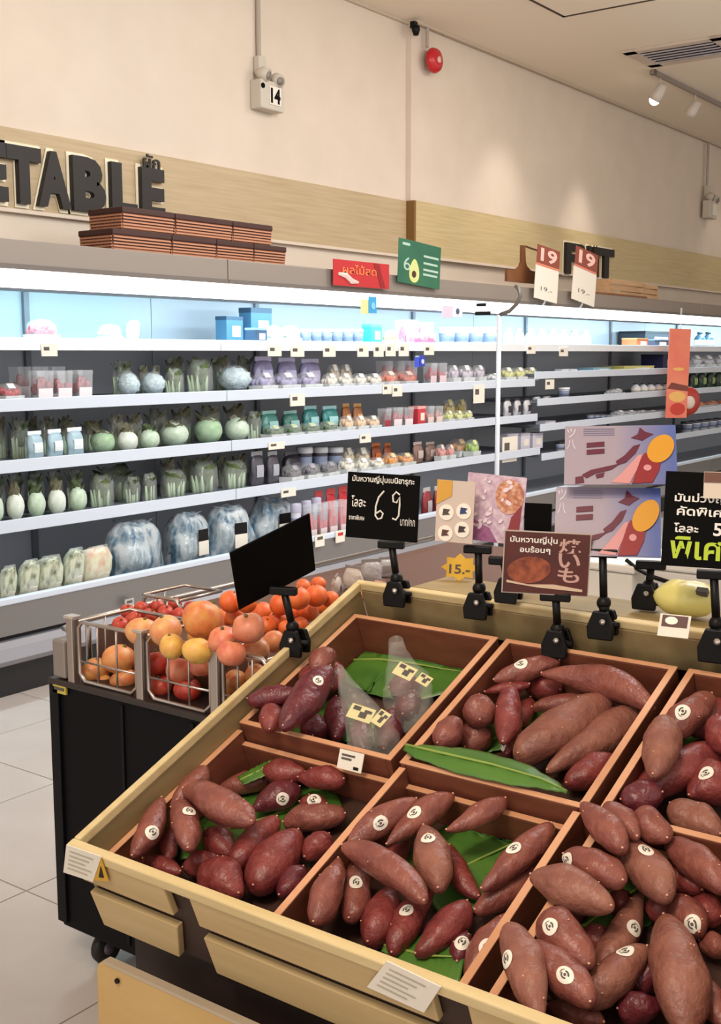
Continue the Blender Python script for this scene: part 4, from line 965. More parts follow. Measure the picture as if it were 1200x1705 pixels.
# tray, end A, end B (pixels), width px, skin, bend px, sticker (pixel) or None, lift order
PT = [
 ('FL', 269, 1331, 222, 1426, 36, 0, 6, (254, 1386)), ('FL', 339, 1279, 286, 1345, 34, 0, 8, None), ('FL', 283, 1386, 279, 1432, 27, 1, 0, None),
 ('FL', 366, 1314, 446, 1300, 32, 0, 4, None), ('FL', 441, 1284, 508, 1288, 36, 1, 0, None), ('FL', 498, 1296, 572, 1300, 36, 1, 4, None),
 ('FL', 345, 1384, 385, 1424, 44, 1, 0, None), ('FL', 306, 1446, 362, 1428, 36, 1, 0, None), ('FL', 240, 1432, 300, 1452, 28, 1, 0, None),
 ('FL', 500, 1336, 544, 1340, 27, 1, 0, (522, 1332)), ('FL', 508, 1428, 548, 1392, 42, 1, 0, None), ('FL', 466, 1492, 505, 1446, 36, 3, 0, None),
 ('FL', 297, 1336, 314, 1414, 42, 0, 4, (314, 1350)), ('FL', 422, 1348, 499, 1314, 40, 3, 5, (470, 1330)), ('FL', 474, 1372, 574, 1358, 42, 0, 6, None),
 ('FL', 391, 1442, 461, 1364, 44, 1, 4, None), ('FL', 425, 1480, 497, 1388, 60, 1, 4, None), ('FL', 308, 1316, 418, 1370, 52, 0, 6, None),
 ('FL', 346, 1444, 398, 1490, 60, 1, 0, None),
 ('FM', 596, 1431, 583, 1532, 44, 0, 3, (593, 1470)), ('FM', 563, 1432, 524, 1537, 46, 0, 3, None), ('FM', 649, 1479, 615, 1572, 54, 1, 3, None),
 ('FM', 718, 1483, 655, 1588, 46, 1, -10, (676, 1514)), ('FM', 778, 1507, 694, 1590, 46, 1, 4, None), ('FM', 750, 1410, 797, 1492, 36, 1, -12, None),
 ('FM', 775, 1548, 762, 1602, 30, 3, 0, (768, 1568)), ('FM', 917, 1376, 804, 1480, 42, 0, 3, (854, 1412)), ('FM', 580, 1408, 692, 1334, 40, 0, 5, (634, 1371)),
 ('FM', 646, 1406, 753, 1326, 40, 0, 6, (689, 1353)), ('FM', 640, 1440, 680, 1400, 34, 1, 0, None), ('FM', 914, 1430, 794, 1518, 42, 0, 5, (860, 1447)), ('FM', 745, 1382, 840, 1332, 32, 0, -5, None),
 ('FM', 706, 1378, 730, 1481, 52, 2, 3, (712, 1395)), ('FM', 572, 1412, 704, 1502, 46, 0, 18, None),
 ('FM', 848, 1525, 778, 1624, 48, 0, 4, (808, 1577)),
 ('FR', 985, 1545, 1002, 1585, 42, 1, 0, None), ('FR', 1016, 1494, 1052, 1514, 38, 1, 0, None), ('FR', 1118, 1452, 1168, 1484, 40, 1, 0, None),
 ('FR', 1080, 1500, 1120, 1530, 42, 1, 0, None), ('FR', 1030, 1684, 1102, 1672, 44, 3, 0, None), ('FR', 912, 1674, 1004, 1704, 42, 0, 0, None), ('FR', 1050, 1640, 1110, 1610, 44, 3, 0, None),
 ('FR', 1060, 1440, 1110, 1470, 46, 1, 0, None), ('FR', 1150, 1500, 1200, 1530, 46, 1, 0, None), ('FR', 1165, 1568, 1215, 1582, 36, 0, 0, None), ('FR', 1170, 1640, 1208, 1710, 40, 0, 0, None),
 ('FR', 1056, 1360, 1110, 1398, 48, 0, 4, None), ('FR', 1010, 1344, 1060, 1394, 38, 0, 3, None),
 ('FR', 1118, 1346, 1198, 1392, 52, 2, 4, None), ('FR', 940, 1426, 1036, 1470, 54, 0, 5, (942, 1432)),
 ('FR', 970, 1340, 1036, 1416, 44, 0, 4, None), ('FR', 1112, 1402, 1206, 1482, 48, 0, 6, None),
 ('FR', 1128, 1496, 1164, 1556, 48, 0, 0, (1152, 1541)), ('FR', 1067, 1488, 990, 1630, 44, 2, 5, (1057, 1545)), ('FR', 906, 1530, 980, 1608, 64, 0, 3, (916, 1541)),
 ('FR', 1024, 1390, 1110, 1496, 56, 2, 6, (1074, 1416)), ('FR', 886, 1460, 1016, 1512, 58, 2, 7, None), ('FR', 884, 1575, 982, 1672, 54, 0, 6, (942, 1622)),
 ('FR', 850, 1545, 896, 1696, 56, 2, 4, (843, 1596)), ('FR', 980, 1672, 1076, 1580, 58, 2, 6, (1042, 1583)), ('FR', 1106, 1530, 1142, 1716, 84, 2, 6, None),
 ('RM', 762, 1200, 730, 1240, 40, 0, 0, None), ('RM', 808, 1212, 775, 1246, 44, 0, 0, None), ('RM', 883, 1163, 864, 1208, 30, 1, 0, None), ('RM', 862, 1208, 845, 1256, 28, 1, 0, (837, 1240)),
 ('RM', 808, 1152, 880, 1140, 18, 1, 0, None), ('RM', 824, 1133, 930, 1102, 34, 0, 4, (868, 1105)), ('RM', 872, 1140, 932, 1152, 44, 1, 4, None), ('RM', 904, 1124, 1084, 1180, 44, 0, 30, None),
 ('RM', 795, 1160, 800, 1202, 48, 0, 0, None), ('RM', 848, 1150, 838, 1236, 40, 1, 3, None), ('RM', 945, 1308, 1028, 1266, 46, 1, 5, None),
 ('RM', 888, 1180, 1036, 1174, 32, 0, 12, None), ('RM', 866, 1262, 1014, 1168, 62, 2, 8, None), ('RM', 914, 1284, 1074, 1188, 54, 2, 6, None),
 ('RR', 1155, 1222, 1210, 1172, 50, 1, 4, None), ('RR', 1122, 1218, 1184, 1160, 48, 0, 4, (1136, 1184)), ('RR', 1035, 1336, 1102, 1324, 46, 3, 4, None), ('RR', 1106, 1202, 1088, 1292, 50, 2, 4, None),
 ('RR', 1056, 1332, 1205, 1246, 58, 1, 8, None), ('RR', 1148, 1326, 1215, 1290, 62, 1, 3, (1175, 1289)), ('RR', 1190, 1200, 1220, 1250, 46, 1, 0, None),
 ('RL', 455, 1180, 450, 1216, 36, 1, 0, None), ('RL', 525, 1196, 522, 1228, 42, 3, 0, None), ('RL', 561, 1164, 560, 1230, 34, 3, 0, None), ('RL', 513, 1112, 512, 1142, 26, 1, 0, None),
 ('RL', 556, 1106, 554, 1146, 32, 1, 0, None), ('RL', 415, 1168, 498, 1156, 32, 3, 4, None), ('RL', 548, 1084, 522, 1118, 38, 0, 3, None), ('RL', 474, 1212, 550, 1116, 46, 3, 4, (531, 1134)),
 ('RL', 596, 1200, 606, 1246, 34, 3, 0, None), ('RL', 655, 1180, 640, 1248, 40, 3, 2, None), ('RL', 650, 1150, 700, 1140, 40, 3, 2, None), ('RL', 690, 1152, 672, 1192, 38, 3, 0, None),
]
TLOC = {'FL': 'front left tray', 'FM': 'front middle tray', 'FR': 'front right tray', 'RL': 'back left tray', 'RM': 'back middle tray', 'RR': 'back right tray'}
NS = 9
def spine(A, B, bendv):
    return [A.lerp(B, i / (NS - 1)) + bendv * (4 * (i / (NS - 1)) * (1 - i / (NS - 1))) for i in range(NS)]
def prof(t, e, x=.5):                            # radius profile along a root, 0..1
    return max(.0, math.sin(PI * (t ** e))) ** x
PLACED = np.zeros((0, 4)); POT = []
TRN = {}
def potato(i, tk, xa, ya, xb, yb, wd, skin, bend, stick):
    global PLACED
    rnd = random.Random(i * 13 + 5); e = rnd.uniform(.72, 1.42); ex_ = rnd.uniform(.46, .68)
    n = NB + .012 + wd / 2 * 2.0 / FPX; step = 0
    while True:
        A, B = on(xa, ya, n), on(xb, yb, n); d0 = depth(A.lerp(B, .5)); r = 1.1 * wd / 2 * d0 / FPX
        ax = (B - A); ln = ax.length; A2, B2 = A - ax * .03, B + ax * .03
        side = EN.cross(ax).normalized(); bv = side * (bend * d0 / FPX)
        sp = spine(A2, B2, bv); rad = [r * max(.25, prof(k / (NS - 1) * .94 + .03, e, ex_)) for k in range(NS)]
        Q = np.array([(*p, q) for p, q in zip(sp, rad)])
        base = np.array([(Vector(p[:3]) - P1).dot(EN) - p[3] for p in Q])
        vmax = max((Vector(p[:3]) - P1).dot(EY) + p[3] * .7 for p in Q); nlow = min((Vector(p[:3]) - P1).dot(EN) for p in Q)
        ok = base.min() > NB - .004 and (vmax < TR[tk][3] - .012 or (tk[0] == 'F' and nlow > -.09))
        umin = min((Vector(p[:3]) - P1).dot(EX) - p[3] * .7 for p in Q)
        ok = ok and (umin > TR[tk][0] + .012 or (nlow > TR[tk][4] and umin > .014))
        if ok:
            for O, tol in ((OBST, .8), (PLACED, .80)):
                if len(O) == 0: continue
                dd = np.linalg.norm(Q[:, None, :3] - O[None, :, :3], axis=2); lim = (Q[:, None, 3] + O[None, :, 3]) * tol
                if (dd < lim).any(): ok = False; break
        if ok or step > 40: break
        n += .004; step += 1
    PLACED = np.vstack([PLACED, Q]); TRN[i] = n
    NU, NV = 16, 22; c = sum(sp, Vector()) / NS
    ph = [rnd.uniform(0, 6.3) for _ in range(6)]
    zref = EN
    def ring(t):
        f = t * (NS - 1); k = min(int(f), NS - 2); g = f - k
        p = sp[k].lerp(sp[k + 1], g); dv = (sp[min(k + 2, NS - 1)] - sp[max(k - 1, 0)]).normalized()
        x = dv.cross(zref).normalized(); y = x.cross(dv).normalized()
        tail = .10 if rnd else .1
        rr = r * max(0, prof(min(1, max(0, t)), e, ex_)) + r * .09 * (1 if .01 < t < .99 else .3)
        return p, x, y, rr
    def surf(t, a, off=0):
        p, x, y, rr = ring(t)
        q = 1 + .07 * math.sin(2 * a + ph[0] + 5 * t) + .06 * math.sin(8 * t + ph[1] + a) + .025 * math.sin(21 * t + ph[2] + .5 * a) + .02 * math.sin(4 * a + ph[3] + 15 * t)
        return p + (x * math.cos(a) + y * math.sin(a)) * (rr * q + off)
    desc_col = ['dusky brown', 'reddish', 'earthy brown', 'dark purple'][skin]
    t_ = thing('sweet_potato', 'x', 'sweet potato', c, f'sweet potatoes in the {TLOC[tk]}')
    mb = MB(); vs = []; fs = []
    for j in range(NV + 1):
        t = j / NV; t = .5 - .5 * math.cos(PI * t); 
        for k in range(NU): vs.append(surf(t, 2 * PI * k / NU))
    for j in range(NV):
        for k in range(NU):
            l = (k + 1) % NU; fs.append((j * NU + k, j * NU + l, (j + 1) * NU + l, (j + 1) * NU + k))
    mb.add(vs, fs); mb.build('skin', M_POT[skin], t_, True, world=True)
    # root eyes: a few pale pits
    mb = MB()
    for k in range(rnd.randint(0, 2)):
        t, a = rnd.uniform(.12, .88), rnd.uniform(.4, 2.7); p = surf(t, a)
        mb.blob(p, (.0017, .0017, .0011), 6, 4)
    for t in (.012, .988): mb.blob(surf(t, 1.5), (.0024, .0024, .002), 6, 4)
    ro = mb.build('root_eyes', M_EYE, t_, True, world=True); ro['kind'] = 'stuff'
    if stick:
        rd = ray(*stick).normalized(); best = None
        for ti in range(5, 96, 2):
            for ai in range(48):
                t, a = ti / 100, 2 * PI * ai / 48; p = surf(t, a); v = p - CAM; dist = (v - rd * v.dot(rd)).length
                pc, x, y, rr = ring(t)
                if (p - pc).dot(v) < 0:
                    if best is None or dist < best[0]: best = (dist, t, a, rr)
        _, t0, a0, rr = best; sr = min(.0125, rr * .8)
        mb = MB(); NR, NC = 4, 20; L = (B2 - A2).length
        def sp_(q, a): return surf(min(.98, max(.02, t0 + q * math.cos(a) * sr * 1.15 / L)), a0 + q * math.sin(a) * sr / rr, .0009)
        vs = [sp_(0, 0)] + [sp_(j / NR, 2 * PI * k / NC) for j in range(1, NR + 1) for k in range(NC)]
        fs = [(0, 1 + k, 1 + (k + 1) % NC) for k in range(NC)] + [(1 + (j - 1) * NC + k, 1 + j * NC + k, 1 + j * NC + (k + 1) % NC, 1 + (j - 1) * NC + (k + 1) % NC) for j in range(1, NR) for k in range(NC)]
        mb.add(vs, fs); so = mb.build('sticker', M_STICK, t_, True, world=True)
        mb = MB()
        def sp2(q, a): return surf(min(.98, max(.02, t0 + q * math.cos(a) * sr * 1.15 / L)), a0 + q * math.sin(a) * sr / rr, .0014)
        for (q0, q1, a_0, a_1) in ((.3, .5, .3, 2.2), (.3, .48, 3.2, 5.6), (.0, .18, 0, 6.2), (.56, .64, 2.4, 3.6)):
            m_ = 7; vv = []
            for k in range(m_ + 1):
                a = a_0 + (a_1 - a_0) * k / m_; vv += [sp2(q0, a), sp2(q1, a)]
            mb.add(vv, [(2 * k, 2 * k + 1, 2 * k + 3, 2 * k + 2) for k in range(m_)])
        mb.build('sticker_print', M_INK, so, True, world=True)
    return t_, desc_col, c
INFO = []
for i, (tk, xa, ya, xb, yb, wd, skin, bend, stick) in enumerate(PT):
    t_, dc, c = potato(i, tk, xa, ya, xb, yb, wd, skin, bend, stick)
    INFO.append((t_, tk, dc, bool(stick), (xa + xb) / 2, (ya + yb) / 2, math.hypot(xb - xa, yb - ya), wd))
# labels: where it lies in its tray, counted from the left of its look-alikes
BYK = {}
for I in INFO:
    t_, tk, dc, stk, mx, my, ln, wd = I
    size = 'short' if ln < 62 else 'long' if ln > 115 else 'mid-sized'
    BYK.setdefault((tk, dc, stk, size), []).append(I)
for (tk, dc, stk, size), L in BYK.items():
    L.sort(key=lambda I: I[4])
    for j, I in enumerate(L):
        b = f'{size} {dc} sweet potato ' + ('with round white sticker' if stk else 'without sticker')
        I[0]['label'] = b + f' in {TLOC[tk]}' + (f', {ORD[j]} from left' if len(L) > 1 else '')

# clear bags of small tubers with paper labels, lying in the back left tray
def clear_bag(label, sp, n, labs, seed):
    c = [on(x, y, nn) for (x, y, wd), nn in zip(sp, n)]
    t = thing('clear_bag', label, 'bag', sum(c, Vector()) / len(c), 'clear bags in the back left tray'); mb = MB(); rnd = random.Random(seed); nu = 14; vs = []; fs = []; N = 16
    for j in range(N + 1):
        f = j / N * (len(c) - 1); i = min(int(f), len(c) - 2); g = f - i; p = c[i].lerp(c[i + 1], g)
        d = (c[min(i + 1, len(c) - 1)] - c[i]).normalized(); sd = EN.cross(d).normalized(); wd = (sp[i][2] * (1 - g) + sp[i + 1][2] * g) * depth(p) / FPX
        if j == N: wd *= .5
        for k in range(nu):
            a = 2 * PI * k / nu; q = 1 + .09 * math.sin(5 * a + 9 * j / N + seed) + .06 * math.sin(8 * a - 13 * j / N)
            vs.append(p + sd * (math.cos(a) * wd * q) + EN * (math.sin(a) * wd * .62 * q))
    for j in range(N):
        for k in range(nu):
            l = (k + 1) % nu; fs.append((j * nu + k, j * nu + l, (j + 1) * nu + l, (j + 1) * nu + k))
    mb.add(vs, fs); mb.build('film', M_FILMB, t, True, world=True)
    for (x, y, w_, h, rot), nn in labs:
        p = on(x, y, nn); kx = depth(p) / FPX; ex = (EX * math.cos(rot) + EY * math.sin(rot)); ey = EN.cross(ex)
        nrm = (EN * .8 + (CAM - p).normalized() * .5).normalized(); ey = nrm.cross(ex).normalized(); ex = ey.cross(nrm)
        mb = MB(); mb.obox(p - ex * w_ * kx / 2 - ey * h * kx / 2, ex * w_ * kx, ey * h * kx, nrm * .001); lo = mb.build('paper_label', mat('label_cream', '#d9cf9c', .55), t, world=True)
        mb = MB()
        for a, b, cc, d in ((-.38, .12, .3, .28), (-.05, -.3, .3, .4), (.1, .1, .3, .2)):
            mb.obox(p + nrm * .0012 + ex * a * w_ * kx + ey * b * h * kx, ex * cc * w_ * kx, ey * d * h * kx, nrm * .0006)
        pr = mb.build('label_print', M_INK, lo, world=True); pr['kind'] = 'stuff'
M_FILMB = mat('bag_film', (.95, .93, .85, 1), .15, alpha=.11, spec=1.0, bump=(30, .7))
clear_bag('clear bag of small tubers lying slanted at the front of the back left tray', [(566, 1110, 5), (576, 1140, 14), (600, 1185, 30), (622, 1235, 46), (628, 1252, 40)], [-.03, -.04, -.07, -.09, -.10], [((601, 1188, 44, 28, .05), -.04), ((634, 1196, 22, 30, -.2), -.04)], 3)
clear_bag('tall clear bag with twisted top leaning at the back of the tray', [(659, 1064, 11), (661, 1085, 16), (668, 1112, 26), (682, 1150, 42), (676, 1186, 44), (664, 1206, 30)], [.02, .0, -.04, -.08, -.10, -.12], [((674, 1118, 36, 26, -.12), -.015), ((706, 1132, 24, 20, -.2), -.02)], 7)

# cards and notices fixed to the stall
def face(px, py):                               # point of the crate's front face seen at a pixel
    r = ray(px, py); return CAM + r * ((P1 - CAM).dot(EY) / r.dot(EY))
def notice(name, label, quad, m, cat='notice', off=.004, printed=True):
    q = [face(*p) - EY * off for p in quad]; c = sum(q, Vector()) / len(q)
    t = thing(name, label, cat, c)
    n = len(q); mb = MB(); mb.add(q + [p + EY * .0015 for p in q], [tuple(range(n))[::-1], tuple(range(n, 2 * n))] + [(i, (i + 1) % n, n + (i + 1) % n, n + i) for i in range(n)])
    mb.build('sheet', m, t, world=True)
    if printed:
        a, b, d = q[0], q[1], q[3]
        for k in range(5):
            v = .16 + .15 * k; o = a + (b - a) * .12 + (d - a) * v - EY * .0006
            mb = MB(); mb.obox(o, (b - a) * (.68 - .1 * (k % 3)), (d - a) * .035, -EY * .0004); mb.build('print_line', mat('faint_print', '#b3a997', .8), t, world=True)
    return t
notice('paper_notice', 'creased white paper notice taped to the stall front left corner', [(113, 1404), (171, 1424), (157, 1466), (108, 1450)], M_PAPER)
t = notice('warning_sticker', 'yellow triangular warning sticker beside the corner notice', [(158, 1464), (169, 1424), (183, 1466)], mat('sticker_yellow', '#d0a02a', .5), 'sticker', .003, False)
q = [face(*p) - EY * .0045 for p in ((167, 1458), (170, 1440), (175, 1459))]
mb = MB(); mb.add(q + [p + EY * .001 for p in q], [(2, 1, 0), (3, 4, 5), (0, 1, 4, 3), (1, 2, 5, 4), (2, 0, 3, 5)]); mb.build('symbol', M_BLACK, t, world=True)
notice('paper_notice', 'white paper notice hanging over the front planks of the stall', [(646, 1597), (736, 1640), (708, 1683), (613, 1640)], M_PAPER)
p = on(584, 1267, -.062); t = thing('tray_price_card', 'small white price card on the back left tray front', 'price card', p)
ex = EX * .96 - EN * .1; ex.normalize(); ey = (EN * .75 + EY * .6).normalized(); ex = (ex - ey * ex.dot(ey)).normalized(); nz = ex.cross(ey); nz = nz if nz.dot(CAM - p) > 0 else -nz
kx = depth(p) / FPX
mb = MB(); mb.obox(p - ex * 24 * kx - ey * 16 * kx, ex * 48 * kx, ey * 32 * kx, nz * .002); mb.build('card', M_PAPER, t, world=True)
for dy, w_ in ((6, 26), (0, 20)):
    mb = MB(); mb.obox(p + nz * .0022 - ex * 18 * kx + ey * dy * kx, ex * w_ * kx, ey * 3.5 * kx, nz * .0006); mb.build('print_line', M_INK, t, world=True)
mb = MB(); mb.obox(p + nz * .0022 + ex * 8 * kx - ey * 13 * kx, ex * 10 * kx, ey * 5 * kx, nz * .0006); mb.build('logo', M_BLACK, t, world=True)

# ------------------------------------------------------------------ ledge behind the stall
ZL = S(0, VD, 0).z; YL0 = S(0, VD, 0).y + .04
xl = at(690, 975, 2, ZL).x; YL1 = at(700, 953, 2, ZL).y
lt = thing('rear_stall', 'pine topped stall standing back to back with the potato stall', 'stall', (xl + .85, (YL0 + YL1) / 2, 0))
MB().box((xl + .85, (YL0 + YL1) / 2, ZL - .012), (1.7, YL1 - YL0, .024)).build('top_board', mat('ledge_olive', '#a08a5c', .55, noise=(5, '#937c4f', .3, .7, (.6, 6, 6))), lt, world=True, bevel=.003)
MB().box((xl + .85, (YL0 + YL1) / 2 + .05, (ZL - .024) / 2), (1.66, YL1 - YL0 - .08, ZL - .024)).build('body', MATS['stall_body_brown'], lt, world=True)
MB().box((xl + .008, (YL0 + YL1) / 2, ZL - .07), (.016, YL1 - YL0 + .004, .09)).build('end_board', M_WOOD, lt, world=True, bevel=.002)

# ------------------------------------------------------------------ sign stands and signs
def stand(label, base, top, rim=None, sc=.85):
    base, top = Vector(base), Vector(top)
    t = thing('sign_clip_stand', label, 'sign stand', base, 'black clip stands')
    yawR = Matrix.Rotation(.15, 3, 'Z'); k = sc
    mb = MB(); mb.prism([(-.030 * k, -.035 * k), (.030 * k, -.035 * k), (.033 * k, -.005), (.018 * k, .034 * k), (-.018 * k, .034 * k), (-.033 * k, -.005)], base - Vector((0, .022, 0)), yawR @ Vector((1, 0, 0)), Vector((0, 0, 1)), yawR @ Vector((0, .012, 0)))
    mb.build('clip_jaw', M_BLACK, t, world=True, bevel=.003)
    mb = MB(); mb.prism([(-.026 * k, -.03 * k), (.026 * k, -.03 * k), (.028 * k, 0), (.016 * k, .032 * k), (-.016 * k, .032 * k), (-.028 * k, 0)], base + Vector((0, .012, 0)), yawR @ Vector((1, 0, 0)), Vector((0, 0, 1)), yawR @ Vector((0, .012, 0)))
    mb.build('clip_jaw', M_BLACK, t, world=True, bevel=.003)
    MB().tube([base + Vector((-.03 * k, 0, .0)), base + Vector((.036 * k, .004, .0))], .006, 8).build('hinge_pin', M_BLACK, t, True, world=True)
    MB().lathe([(.007 * k, 0), (.007 * k, .006), (.0, .008)], 10, base + Vector((.008, -.024, .012 * k)), R=Matrix.Rotation(PI / 2, 3, 'X')).build('rivet', mat('rivet', '#cfc8c4', .25, .8), t, True, world=True)
    j = base.lerp(top, .30)
    MB().tube([base + Vector((0, 0, .02)), j], [.010, .013], 8).build('stem', M_BLACK, t, True, world=True)
    MB().blob(j, .015, 10, 8).build('ball_joint', M_BLACK, t, True, world=True)
    MB().tube([j, top], .0085, 8).build('stem', M_BLACK, t, True, world=True)
    MB().box(top + Vector((0, -.002, .002)), (.062, .018, .018), R=Matrix.Rotation(.35, 3, 'Z')).build('gripper', M_BLACK, t, world=True, bevel=.003)
    return t
def frame_world(c, theta, lean=0, roll=0):
    """upright frame at c: x to the right at heading theta, leaning back, rolled in its own plane"""
    x = Vector((math.cos(theta), math.sin(theta), 0)); z = Vector((x.y, -x.x, 0)); y = Vector((0, 0, 1))
    R_ = Matrix.Rotation(-lean, 3, x); y, z = R_ @ y, R_ @ z
    R_ = Matrix.Rotation(roll, 3, z); x, y = R_ @ x, R_ @ y
    m = Matrix((x, y, z)).transposed().to_4x4(); m.translation = c; return m
def frame_cam(c, a, b):
    """frame from the two edge directions as seen: (right, up, away) each"""
    A = (RT * a[0] + UP * a[1] + FW * a[2]).normalized(); B = -(RT * b[0] + UP * b[1] + FW * b[2]); B = (B - A * B.dot(A)).normalized()
    m = Matrix((A, B, A.cross(B))).transposed().to_4x4(); m.translation = c; return m
def seen(px, py, dep): r = ray(px, py); return CAM + r * dep
# blank black board clipped on the left rim
b0 = on(488, 1068, 0); dp = depth(b0) ; tp = seen(473, 985, dp - .01)
stand('black clip stand on the left rim holding the blank board', b0 + Vector((.008, 0, .0)), tp)
dd = dp + .015; m = frame_cam(seen(457, 936, dd), (124, 63, 70), (5, -98, 74)); kx = dd / FPX
t = thing('blank_board', 'blank black chalkboard tilted on a clip above the oranges', 'sign', M=m)
card(157 * kx, 124 * kx, M_BOARD, t, .005, bev=.002)
mb = MB(); flat(mb, [(-.07 * 2 * .5, .0), (.02, .0), (.02, .001), (-.07, .001)], 0, -.0062, .0008); mb.build('back_ridge', M_BLACK, t)
# chalk price board
def chalk(mb, pts, r=.0012): mb.tube([(x, y, .0012) for x, y in pts], r, 5)
b0 = on(660, 988, 0) + Vector((0, .008, 0)); dp = depth(b0); tp = seen(652, 908, dp)
stand('black clip stand on the back rim holding the 69 price board', b0, tp)
kx = dp / FPX; W_, H_ = 128 * kx, 110 * kx
t = thing('price_board', 'black chalkboard with the price 69 in white handwriting', 'sign', M=frame_world(seen(636, 844, dp - .012), math.radians(14), .06, -.02))
card(W_, H_, M_BOARD, t, .004, bev=.001)
mb = MB(); put_text(mb, 'มันหวานญี่ปุ่นเบนิฮารุกะ', (0, H_ * .40, .001), (1, 0, 0), (0, 1, 0), W_ * .86, H_ * .13, bold=.015); mb.build('writing', M_CHALK, t)
mb = MB(); put_text(mb, 'โลละ', (-W_ * .33, H_ * .06, .001), (1, 0, 0), (0, 1, 0), W_ * .2, H_ * .17, bold=.01); mb.build('writing', M_CHALK, t)
mb = MB(); put_text(mb, 'ราคาพิเศษ', (-W_ * .35, -H_ * .19, .001), (1, 0, 0), (0, 1, 0), W_ * .22, H_ * .07, bold=.01); mb.build('writing', M_CHALK, t)
mb = MB(); chalk(mb, [(.05 * W_ * q / 1 + x * W_, y * H_) for q, x, y in ((0, .02, .24), (0, -.05, .14), (0, -.085, .0), (0, -.085, -.14), (0, -.05, -.19), (0, .0, -.17), (0, .02, -.1), (0, -.02, -.06), (0, -.07, -.1))], .0021); mb.build('price_digit', M_CHALK, t)
mb = MB(); chalk(mb, [(x * W_, y * H_) for x, y in ((.24, .2), (.19, .24), (.145, .18), (.155, .09), (.2, .08), (.24, .17), (.245, .05), (.235, -.12), (.2, -.18), (.15, -.16))], .0021); mb.build('price_digit', M_CHALK, t)
mb = MB(); put_text(mb, 'บาท/กก', (W_ * .36, -H_ * .2, .001), (1, 0, 0), (0, 1, 0), W_ * .2, H_ * .12); mb.build('writing', M_CHALK, t)
# flower poster and pictogram card
b0 = on(795, 1008, 0) + Vector((0, .008, 0)); dp = depth(b0); tp = seen(796, 916, dp)
stand('black clip stand under the pink flower poster', b0, tp)
kx = dp / FPX; W_, H_ = 100 * kx, 112 * kx
t = thing('flower_poster', 'pink and purple patterned poster with an orange dish picture', 'poster', M=frame_world(seen(823, 847, dp - .012), math.radians(14), .05, -.06))
card(W_, H_, mat('poster_pink', '#b795ad', .4, noise=(60, '#d9c4cf', .35, .65)), t, .003)
mb = MB(); flat(mb, [(-.5 * W_, -.5 * H_), (.1 * W_, -.5 * H_), (-.05 * W_, -.3 * H_), (-.3 * W_, -.2 * H_), (-.5 * W_, -.05 * H_)], 0)
mb.build('purple_corner', mat('poster_purple', '#8a4a78', .4, noise=(70, '#a96f96', .35, .7)), t)
mb = MB(); flat(mb, ell(.24 * W_, .2 * H_, .24 * W_, .26 * H_), 0); mb.build('dish_print', mat('poster_dish', '#b06a4a', .4, noise=(90, '#d9a68a', .4, .6)), t)
mb = MB(); flat(mb, [(.3 * W_, -.1 * H_), (.46 * W_, .1 * H_), (.44 * W_, -.4 * H_), (.24 * W_, -.4 * H_)], 0, .0018); mb.build('red_print', mat('poster_red', '#8a2f35', .4), t)
rnd = random.Random(4)
mb = MB()
for k in range(26):
    x, y = rnd.uniform(-.44, .3), rnd.uniform(-.35, .45); s_ = rnd.uniform(.02, .05); flat(mb, ell(x * W_, y * H_, s_ * W_ * 1.3, s_ * H_ * .7, 8, rnd.uniform(0, 3)), 0, .0018)
o = mb.build('petal_print', mat('poster_petal', '#e6d3dc', .4), t); o['kind'] = 'stuff'
b1 = at(848, 1007, 2, ZL); b1.z = ZL + .034; dp2 = depth(b1)
stand('black clip stand on the rear stall behind the flower poster', b1, seen(838, 935, dp2), sc=.8)
kx = dp2 / FPX; W_, H_ = 66 * kx, 104 * kx
t = thing('pictogram_card', 'cream card with yellow corner and four round pictograms', 'sign', M=frame_world(seen(757, 852, dp2 + .02), math.radians(14), .04, -.03))
card(W_, H_, mat('picto_grey', '#cbb9ad', .5), t, .003)
mb = MB(); flat(mb, [(-.5 * W_, .5 * H_), (-.1 * W_, .5 * H_), (-.1 * W_, .25 * H_), (-.5 * W_, .1 * H_)]); mb.build('yellow_corner', mat('picto_yellow', '#cf9a3a', .5), t)
for x, y, c_, in ((-.22, -.02, '#4a4238'), (.24, .02, '#2f3f6a'), (-.22, -.36, '#5a3428'), (.22, -.28, '#3d3230')):
    mb = MB(); flat(mb, ell(x * W_, y * H_, .2 * W_, .13 * H_)); q = mb.build('pictogram', mat('picto_white', '#efe6d8', .5), t)
    mb = MB(); flat(mb, [(x * W_ + a * W_, y * H_ + b * H_) for a, b in ((-.1, -.05), (.1, -.03), (.04, .0), (.1, .05), (-.08, .06))], 0, .0018); mb.build('symbol', mat('c_' + c_[1:], c_, .5), q)
t0 = t
# brown roasted potato poster
b0 = on(928, 1070, -.04); dp = depth(b0); tp = seen(925, 995, dp - .025)
stand('black clip stand on the back middle tray holding the brown poster', b0 + Vector((0, .004, 0)), tp)
kx = dp / FPX; W_, H_ = 137 * kx, 100 * kx
t = thing('roast_poster', 'dark brown poster with a roasted sweet potato picture', 'poster', M=frame_world(seen(909, 938, dp - .04), math.radians(30), .04, -.035))
card(W_ * 1.03, H_ * 1.04, mat('poster_edge', '#b8a79c', .5), t, .003, 'margin')
mb = MB(); flat(mb, [(-.5 * W_, -.5 * H_), (.5 * W_, -.5 * H_), (.5 * W_, .5 * H_), (-.5 * W_, .5 * H_)]); mb.build('board', mat('poster_brown', '#461812', .5, noise=(14, '#552019', .35, .65)), t)
mb = MB(); flat(mb, ell(-.2 * W_, -.12 * H_, .26 * W_, .22 * H_, 22, .15), 0, .0018); mb.build('potato_print', mat('roast_orange', '#a0522f', .5, noise=(55, '#6d2e1e', .35, .65)), t)
